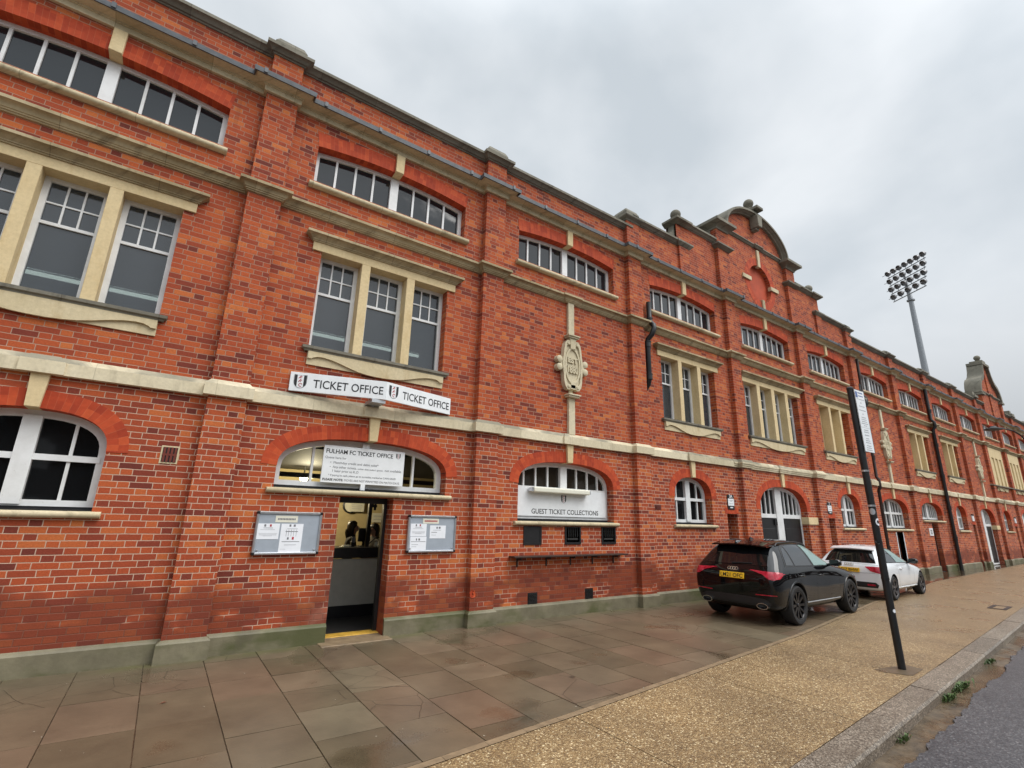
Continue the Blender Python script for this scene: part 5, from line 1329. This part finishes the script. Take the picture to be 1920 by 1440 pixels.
        m.lathe([(.0005, -w*.44), (.03, -w*.44), (.038, -w*.40), (.04, -w*.3)], n=14, axis='y')
        m.build('rim', S['rim_mat'], t, smooth=30); return t
    w0 = wheel(); w0.location = (0, -wy+S['tyre_w']*.5+.012, S['wheel_r'])
    for x_, y_ in ((WB, -1), (0, 1), (WB, 1)):
        q = copy_tree(w0, root); q.location = (x_, y_*(wy-S['tyre_w']*.5-.012), S['wheel_r']); q.rotation_euler = (0, R(17)*x_, 0 if y_ < 0 else R(180))
    # glazing
    for v in 'RL':
        if 'dlo' in S: decal('window_surround', S['dlo'], v, 'car_trim', .003, cuts=4)
        for nm, pl, mt in S['side']: decal(nm, pl, v, mt, .008, cuts=4)
        for pts in S['seams']: strip('shut_line', pts, v, .009, 'seam', .0015)
        for x_, z_ in S['handles']:
            p, n = cast((x_, -3 if v == 'R' else 3, z_), (0, 1 if v == 'R' else -1, 0)); m = MB()
            m.tube([(-.10, 0, 0), (-.08, -.028, .004), (.08, -.028, .0), (.10, 0, -.003)], [.012, .016, .016, .012], 8)
            h = m.build('door_handle', S['paint'], root, smooth=50, loc=p); h.rotation_euler = (0, 0, 0 if v == 'R' else R(180))
        s = -1 if v == 'R' else 1
        mx, mz = S['mirror']; p, n = cast((mx, 3*s, mz-.05), (0, -s, 0)); m = MB(); yb_ = p.y
        m.tube([(mx+.02, yb_-s*.02, mz-.05), (mx, yb_+s*.07, mz-.02)], .03, 8)
        m.lathe([(.0005, -.115), (.06, -.10), (.088, -.05), (.092, .02), (.075, .08), (.045, .115), (.0005, .12)], n=16, axis='y')
        k0 = len(m.v)-7*16
        for i in range(k0, len(m.v)):
            x_, y_, z_ = m.v[i]; m.v[i] = (mx+.02+x_*.85+(.03 if x_ > 0 else 0), yb_+s*.17+y_, mz+.02+z_*.85)
        mo = m.build('wing_mirror', S['mirror_mat'], root, smooth=60)
        m = MB(); m.box(mx-.062, mx-.052, yb_+s*.17-.085, yb_+s*.17+.085, mz-.04, mz+.08); m.build('mirror_glass', 'car_glass', mo, bevel=.004)
    decal('rear_window', S['rear'], 'B', 'car_glass', .006, cuts=4)
    decal('windscreen', S['front'], 'F', 'car_glass', .006, cuts=4)
    for v, pl in S['lamps']:
        if v == 'B': decal('tail_lamp', pl, 'B', 'tail_lamp_red', .010, cuts=3); decal('tail_lamp', [(-a, b) for a, b in pl], 'B', 'tail_lamp_red', .010, cuts=3)
        else: decal('tail_lamp', pl, 'R', 'tail_lamp_red', .010); decal('tail_lamp', pl, 'L', 'tail_lamp_red', .010)
    for s in (1, -1): decal('headlamp', [(s*a, b) for a, b in S['heads']], 'F', 'chrome', .008)
    for nm, pl, mt, of in S.get('rear_panels', []): decal(nm, pl, 'B', mt, of, cuts=3)
    for pts in S['rear_seams']: strip('shut_line', pts, 'B', .009, 'seam', .0015)
    # number plate and ring emblem
    px, pz, tilt = S['plate']; p, n = cast((-3, 0, pz), (1, 0, 0))
    e = MB(); e.box(-.262, .262, -.012, .0, -.057, .057); pb = e.build('number_plate', 'plate_yellow', root, loc=(p.x-.016, 0, pz), bevel=.004); pb.rotation_euler = (R(0), R(0), R(-90)); pb.rotation_euler = (R(tilt), 0, R(-90))
    lettering(S['reg'], .108, 'sign_black', pb, (-.235, -.0135, -.04), fit=.465, bold=.0012)
    bz = S['badge']; p, n = cast((-3, 0, bz), (1, 0, 0)); m = MB()
    for i in range(4):
        cx = (i-1.5)*.052; N = 20; ring_ = lambda r: [(cx+r*math.cos(2*math.pi*q/N), r*math.sin(2*math.pi*q/N)) for q in range(N)]
        m.ring(ring_(.036), ring_(.027), -.010-.001*(i % 2), .004)
    bd = m.build('emblem', 'chrome', root, loc=(p.x-.008, 0, bz)); bd.rotation_euler = (R(S['badge_tilt']), 0, R(-90))
    return root, body, cast, strip, decal, bv

SUV = dict(paint='black_car_paint', wb=2.68, arch_r=.405, half=.925, wheel_r=.365, tyre_w=.255, rim_r=.262, spokes=10, rim_mat='black_rim', mirror_mat='black_car_paint',
 stations=[ # x, z bottom, w low, w mid, z shoulder, w shoulder, z roof edge, w roof edge, z top
  (-.80, .40, .62, .74, .78, .72, .82, .66, .84), (-.78, .33, .74, .83, .90, .78, .93, .72, .95), (-.70, .27, .83, .895, .985, .82, 1.04, .76, 1.06), (-.60, .25, .86, .92, 1.03, .86, 1.13, .77, 1.16), (-.42, .24, .875, .925, 1.045, .875, 1.31, .72, 1.36),
  (-.27, .24, .88, .925, 1.05, .88, 1.43, .675, 1.515), (-.15, .24, .88, .925, 1.05, .88, 1.455, .67, 1.55), (.1, .24, .88, .925, 1.05, .88, 1.475, .67, 1.575), (.5, .23, .88, .905, 1.045, .875, 1.49, .67, 1.595), (.95, .22, .88, .90, 1.04, .87, 1.48, .67, 1.59), (1.3, .22, .88, .90, 1.03, .87, 1.42, .675, 1.535),
  (1.62, .22, .88, .91, 1.025, .87, 1.28, .69, 1.36), (1.95, .22, .88, .915, 1.015, .865, 1.08, .77, 1.125), (2.15, .22, .88, .92, 1.0, .86, 1.02, .78, 1.055), (2.5, .22, .88, .925, .96, .85, .985, .74, 1.02), (2.95, .22, .86, .92, .90, .82, .925, .68, .95), (3.3, .23, .78, .86, .80, .74, .83, .60, .845), (3.46, .26, .64, .72, .70, .62, .72, .5, .73)],
 dlo=[(-.32, 1.085), (.9, 1.055), (2.0, 1.035), (1.86, 1.13), (1.40, 1.445), (1.08, 1.50), (.5, 1.505), (.12, 1.485), (-.06, 1.42), (-.2, 1.27)],
 side=[('quarter_glass', [(-.245, 1.11), (.055, 1.10), (.09, 1.44), (-.02, 1.40), (-.13, 1.29)], 'car_side_glass'), ('rear_door_glass', [(.115, 1.095), (.90, 1.075), (.80, 1.475), (.5, 1.48), (.155, 1.46)], 'car_side_glass'), ('front_door_glass', [(1.0, 1.075), (1.86, 1.055), (1.78, 1.12), (1.37, 1.41), (1.08, 1.47), (.90, 1.475)], 'car_painted_daylight')],
 seams=[[(.10, 1.06), (.07, .9), (.20, .82), (.36, .62), (.45, .40)], [(.95, 1.05), (.97, .75), (.97, .40)], [(2.0, 1.03), (2.08, .8), (2.06, .45)], [(.45, .40), (2.06, .40)]],
 handles=[(.25, .90), (1.18, .885)], mirror=(1.70, 1.10), rear=[(-.66, 1.09), (.66, 1.09), (.60, 1.30), (.52, 1.43), (-.52, 1.43), (-.60, 1.30)], front=[(-.70, 1.10), (.70, 1.10), (.60, 1.45), (-.60, 1.45)],
 lamps=[('B', [(.34, 1.015), (.62, 1.00), (.86, .995), (.90, .96), (.89, .885), (.82, .85), (.73, .865), (.62, .94), (.45, .982)]), ('S', [(-.74, .995), (-.52, .985), (-.55, .93), (-.66, .875), (-.76, .86)])],
 heads=[(.45, .80), (.80, .84), (.84, .74), (.5, .70)], rear_seams=[[(-.60, 1.06), (-.72, .95), (-.70, .82), (-.62, .72), (0, .70), (.62, .72), (.70, .82), (.72, .95), (.60, 1.06)]], plate=(0, .885, -14), badge=1.01, badge_tilt=-28, reg='LM21 OFC',
 rear_panels=[('diffuser', [(-.72, .36), (.72, .36), (.74, .44), (.62, .50), (.30, .52), (-.30, .52), (-.62, .50), (-.74, .44)], 'car_trim', .006), ('reflector', [(.46, .555), (.84, .57), (.84, .585), (.46, .575)], 'tail_lamp_red', .008), ('reflector', [(-.46, .555), (-.46, .575), (-.84, .585), (-.84, .57)], 'tail_lamp_red', .008)])
root, body, cast, strip, decal, bv = car('parked_car', (9.585, -1.86, 0), R(2.7), .90, 'black compact SUV with black wheels parked nose-out along the brick stand', SUV)
# spoiler, rails, sills, arch trims, exhausts, wiper, aerial
m = MB(); pts = [(-.60, 1.43), (-.42, 1.445), (0, 1.465), (.42, 1.445), (.60, 1.43)]
vs = []
for y_, z_ in pts: vs += [(-.52+abs(y_)*.10, y_, z_+.035), (-.52+abs(y_)*.10, y_, z_+.010), (-.16, y_*.98, z_+.035), (-.18, y_*.98, z_+.085)]
m.add(vs, [f for i in range(4) for b in [4*i] for f in ((b, b+3, b+7, b+4), (b+1, b, b+4, b+5), (b+2, b+1, b+5, b+6))]); m.build('spoiler', 'black_car_paint', root, smooth=40)
for s in (-1, 1):
    m = MB(); Q = []
    for x_ in [-.08, .0, .2, .5, .8, 1.1, 1.25, 1.32]:
        h = bv.ray_cast(Vector((x_, s*.585, 4)), Vector((0, 0, -1))); lift = 0.0 if x_ in (-.08, 1.32) else .045
        Q.append((x_, s*.585, h[0].z+lift))
    m.tube(Q, .016, 8); m.build('roof_rail', 'black_metal', root, smooth=60)
    v = 'R' if s < 0 else 'L'
    strip('sill_trim', [(.47, .385), (2.1, .375)], v, .022, 'aluminium_back', .010)
    for wx in (0, 2.68):
        strip('arch_trim', [(wx+.43*math.cos(R(a)), .38+.43*math.sin(R(a))) for a in range(-12, 193, 12)], v, .05, 'black_car_paint', .014)
    m = MB(); m.lathe([(.0, -.0), (.06, .0)], n=4); m = MB()
    N = 20; o_ = [(.110*math.cos(2*math.pi*i/N), .058*math.sin(2*math.pi*i/N)) for i in range(N)]; i_ = [(x_*.90, z_*.84) for x_, z_ in o_]; m.ring(o_, i_, -.07, .08)
    ex = m.build('exhaust_pipe', 'chrome', root, loc=(-.76, s*.58, .365)); ex.rotation_euler = (0, 0, R(-90))
    m = MB(); m.add([(x_, .0, z_) for x_, z_ in i_], [tuple(range(N))]); m.build('exhaust_bore', 'seam', ex)
m = MB(); pw = [bv.ray_cast(Vector((-3, y_, z_)), Vector((1, 0, 0)))[0]+Vector((-.02, 0, 0)) for y_, z_ in ((.05, 1.115), (-.15, 1.125), (-.36, 1.13))]
m.tube(pw, .012, 6); m.build('rear_wiper', 'seam', root)
m = MB(); m.add([(.05, -.02, 1.57), (.05, .02, 1.57), (.22, .015, 1.585), (.22, -.015, 1.585), (.06, 0, 1.635)], [(0, 4, 1), (1, 4, 2), (2, 4, 3), (3, 4, 0)]); m.build('aerial', 'black_car_paint', root)

HATCH = dict(paint='white_car_paint', wb=2.47, arch_r=.355, half=.865, wheel_r=.315, tyre_w=.215, rim_r=.232, spokes=5, twist=.5, rim_mat='grey_rim', mirror_mat='black_metal',
 stations=[
  (-.63, .36, .56, .68, .66, .64, .69, .58, .71), (-.61, .29, .68, .77, .80, .72, .83, .66, .845), (-.54, .24, .77, .83, .885, .77, .925, .71, .945), (-.45, .22, .80, .855, .915, .80, 1.01, .71, 1.04), (-.30, .21, .815, .863, .925, .815, 1.18, .63, 1.22),
  (-.17, .2, .82, .865, .93, .82, 1.24, .60, 1.31), (-.05, .2, .82, .865, .93, .82, 1.275, .595, 1.355), (.2, .2, .82, .862, .925, .815, 1.31, .59, 1.395), (.6, .19, .82, .85, .92, .81, 1.325, .585, 1.418), (.95, .18, .82, .845, .915, .81, 1.30, .59, 1.40), (1.25, .18, .82, .845, .905, .81, 1.21, .61, 1.31),
  (1.52, .18, .82, .85, .90, .81, 1.08, .655, 1.14), (1.76, .18, .82, .855, .885, .80, .94, .71, .97), (1.95, .18, .82, .86, .87, .79, .885, .72, .91), (2.3, .18, .82, .865, .83, .78, .85, .68, .875), (2.7, .18, .80, .85, .77, .74, .79, .62, .81), (3.0, .2, .70, .77, .67, .66, .69, .54, .70), (3.14, .23, .58, .64, .58, .54, .6, .44, .61)],
 dlo=[(-.22, .965), (.5, .95), (1.80, .915), (1.70, .98), (1.30, 1.235), (1.02, 1.315), (.6, 1.335), (.22, 1.32), (-.02, 1.22)],
 side=[('quarter_glass', [(-.14, .985), (.56, .965), (.46, 1.31), (.24, 1.30), (.03, 1.22)], 'car_side_glass'), ('door_glass', [(.63, .965), (1.66, .935), (1.60, .985), (1.27, 1.21), (1.0, 1.295), (.53, 1.31)], 'car_painted_daylight')],
 seams=[[(.56, .95), (.50, .75), (.50, .36)], [(1.80, .90), (1.84, .7), (1.82, .38)], [(.50, .33), (1.82, .33)]], handles=[(.72, .80)], mirror=(1.50, .965),
 rear=[(-.63, .95), (.63, .95), (.55, 1.15), (.47, 1.27), (-.47, 1.27), (-.55, 1.15)], front=[(-.64, .96), (.64, .96), (.54, 1.27), (-.54, 1.27)],
 lamps=[('B', [(.38, .855), (.60, .865), (.80, .86), (.83, .82), (.82, .70), (.70, .70), (.52, .745)]), ('S', [(-.58, .855), (-.40, .85), (-.45, .78), (-.58, .70)])],
 heads=[(.40, .66), (.70, .72), (.74, .62), (.45, .57)], rear_seams=[[(-.62, .70), (0, .675), (.62, .70)], [(-.70, .905), (0, .925), (.70, .905)]], plate=(0, .755, -8), badge=.895, badge_tilt=-25, reg='LS17 BHW',
 rear_panels=[('lower_grille', [(-.62, .32), (.62, .32), (.66, .40), (.60, .46), (-.60, .46), (-.66, .40)], 'car_trim', .006), ('reflector', [(.40, .37), (.58, .37), (.58, .41), (.40, .41)], 'tail_lamp_red', .010), ('reflector', [(-.40, .37), (-.40, .41), (-.58, .41), (-.58, .37)], 'tail_lamp_red', .010)])
root2, body2, cast2, strip2, decal2, bv2 = car('parked_car', (15.02, -1.55, 0), R(3.1), .89, 'white three-door hatchback parked in front of the black SUV', HATCH)
m = MB(); vs = []
for y_, z_ in ((-.54, 1.275), (-.3, 1.295), (0, 1.305), (.3, 1.295), (.54, 1.275)): vs += [(-.33+abs(y_)*.08, y_, z_+.022), (-.33+abs(y_)*.08, y_, z_+.004), (-.06, y_*.97, z_+.02), (-.07, y_*.97, z_+.08)]
m.add(vs, [f for i in range(4) for b in [4*i] for f in ((b, b+3, b+7, b+4), (b+1, b, b+4, b+5), (b+2, b+1, b+5, b+6))]); m.build('spoiler', 'white_car_paint', root2, smooth=40)
for v in 'RL': strip2('sill_trim', [(.38, .30), (2.08, .29)], v, .05, 'white_car_paint', .02)

# ------------------------------------------------------------------ sky, sun, camera
w = bpy.data.worlds.new('World'); scn.world = w; w.use_nodes = True
t = w.node_tree; N = t.nodes; L = t.links; bg = N['Background']
sky = N.new('ShaderNodeTexSky'); sky.sky_type = 'NISHITA'; sky.sun_disc = False; SUN_EL, SUN_AZ = R(52), R(146)
sky.sun_elevation = SUN_EL; sky.sun_rotation = SUN_AZ; sky.dust_density = 3
tc = N.new('ShaderNodeTexCoord'); mp = N.new('ShaderNodeMapping'); mp.inputs['Scale'].default_value = (1, 1, 1.5); L.new(tc.outputs['Generated'], mp.inputs[0])
nz = N.new('ShaderNodeTexNoise'); nz.inputs['Scale'].default_value = 2.4; nz.inputs['Detail'].default_value = 5; nz.inputs['Roughness'].default_value = .48; nz.inputs['Distortion'].default_value = .25; L.new(mp.outputs[0], nz.inputs['Vector'])
rp = N.new('ShaderNodeValToRGB'); L.new(nz.outputs[0], rp.inputs[0])
rp.color_ramp.elements[0].position = .36; rp.color_ramp.elements[0].color = (.60, .655, .70, 1); rp.color_ramp.elements[1].position = .62; rp.color_ramp.elements[1].color = (.84, .875, .905, 1)
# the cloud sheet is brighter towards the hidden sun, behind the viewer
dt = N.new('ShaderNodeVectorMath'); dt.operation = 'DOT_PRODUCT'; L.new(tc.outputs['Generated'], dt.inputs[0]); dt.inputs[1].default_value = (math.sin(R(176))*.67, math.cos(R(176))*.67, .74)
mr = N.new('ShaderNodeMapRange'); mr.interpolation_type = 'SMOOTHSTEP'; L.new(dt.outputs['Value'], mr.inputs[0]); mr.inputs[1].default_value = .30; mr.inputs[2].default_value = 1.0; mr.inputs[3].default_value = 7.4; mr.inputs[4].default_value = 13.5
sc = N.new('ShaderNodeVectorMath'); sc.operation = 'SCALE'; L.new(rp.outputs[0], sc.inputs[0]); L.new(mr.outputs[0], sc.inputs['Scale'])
sx = N.new('ShaderNodeSeparateXYZ'); L.new(tc.outputs['Generated'], sx.inputs[0])
hz = N.new('ShaderNodeMapRange'); hz.interpolation_type = 'SMOOTHSTEP'; L.new(sx.outputs[2], hz.inputs[0]); hz.inputs[1].default_value = -.04; hz.inputs[2].default_value = .42; hz.inputs[3].default_value = .45; hz.inputs[4].default_value = 1.0
s2 = N.new('ShaderNodeVectorMath'); s2.operation = 'SCALE'; L.new(sc.outputs[0], s2.inputs[0]); 
zn = N.new('ShaderNodeMapRange'); zn.interpolation_type = 'SMOOTHSTEP'; L.new(sx.outputs[2], zn.inputs[0]); zn.inputs[1].default_value = .74; zn.inputs[2].default_value = 1.0; zn.inputs[3].default_value = 1.0; zn.inputs[4].default_value = 2.3
ml = N.new('ShaderNodeMath'); ml.operation = 'MULTIPLY'; L.new(hz.outputs[0], ml.inputs[0]); L.new(zn.outputs[0], ml.inputs[1])
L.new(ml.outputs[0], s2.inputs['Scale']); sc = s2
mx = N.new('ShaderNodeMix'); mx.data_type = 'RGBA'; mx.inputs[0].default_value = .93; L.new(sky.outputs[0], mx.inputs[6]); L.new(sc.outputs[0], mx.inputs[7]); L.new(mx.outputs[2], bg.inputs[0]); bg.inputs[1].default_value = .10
sl_ = bpy.data.lights.new('sun', 'SUN'); sl_.energy = 1.5; sl_.angle = R(38); sl_.color = (1, .97, .93)
so = bpy.data.objects.new('sun', sl_); C.objects.link(so)
sd = Vector((math.sin(SUN_AZ)*math.cos(SUN_EL), math.cos(SUN_AZ)*math.cos(SUN_EL), math.sin(SUN_EL)))
so.rotation_euler = sd.to_track_quat('Z', 'Y').to_euler()

cam = bpy.data.cameras.new('camera'); co = bpy.data.objects.new('camera', cam); C.objects.link(co); scn.camera = co
cam.sensor_width = 36; cam.lens = 916.3/1920*36; cam.clip_end = 2000; cam.clip_start = .05
yaw, pit, rol = .5991, .2671, .0256
fw = Vector((math.sin(yaw)*math.cos(pit), math.cos(yaw)*math.cos(pit), math.sin(pit))); r0 = fw.cross(Vector((0, 0, 1))).normalized(); u0 = r0.cross(fw)
rt = r0*math.cos(rol)+u0*math.sin(rol); up = -r0*math.sin(rol)+u0*math.cos(rol)
co.matrix_world = Matrix(((rt.x, up.x, -fw.x, 0), (rt.y, up.y, -fw.y, -7.5), (rt.z, up.z, -fw.z, 1.71), (0, 0, 0, 1)))
vs_ = scn.view_settings; vs_.view_transform = 'Standard'; vs_.look = 'None'; vs_.exposure = .50; vs_.gamma = 1
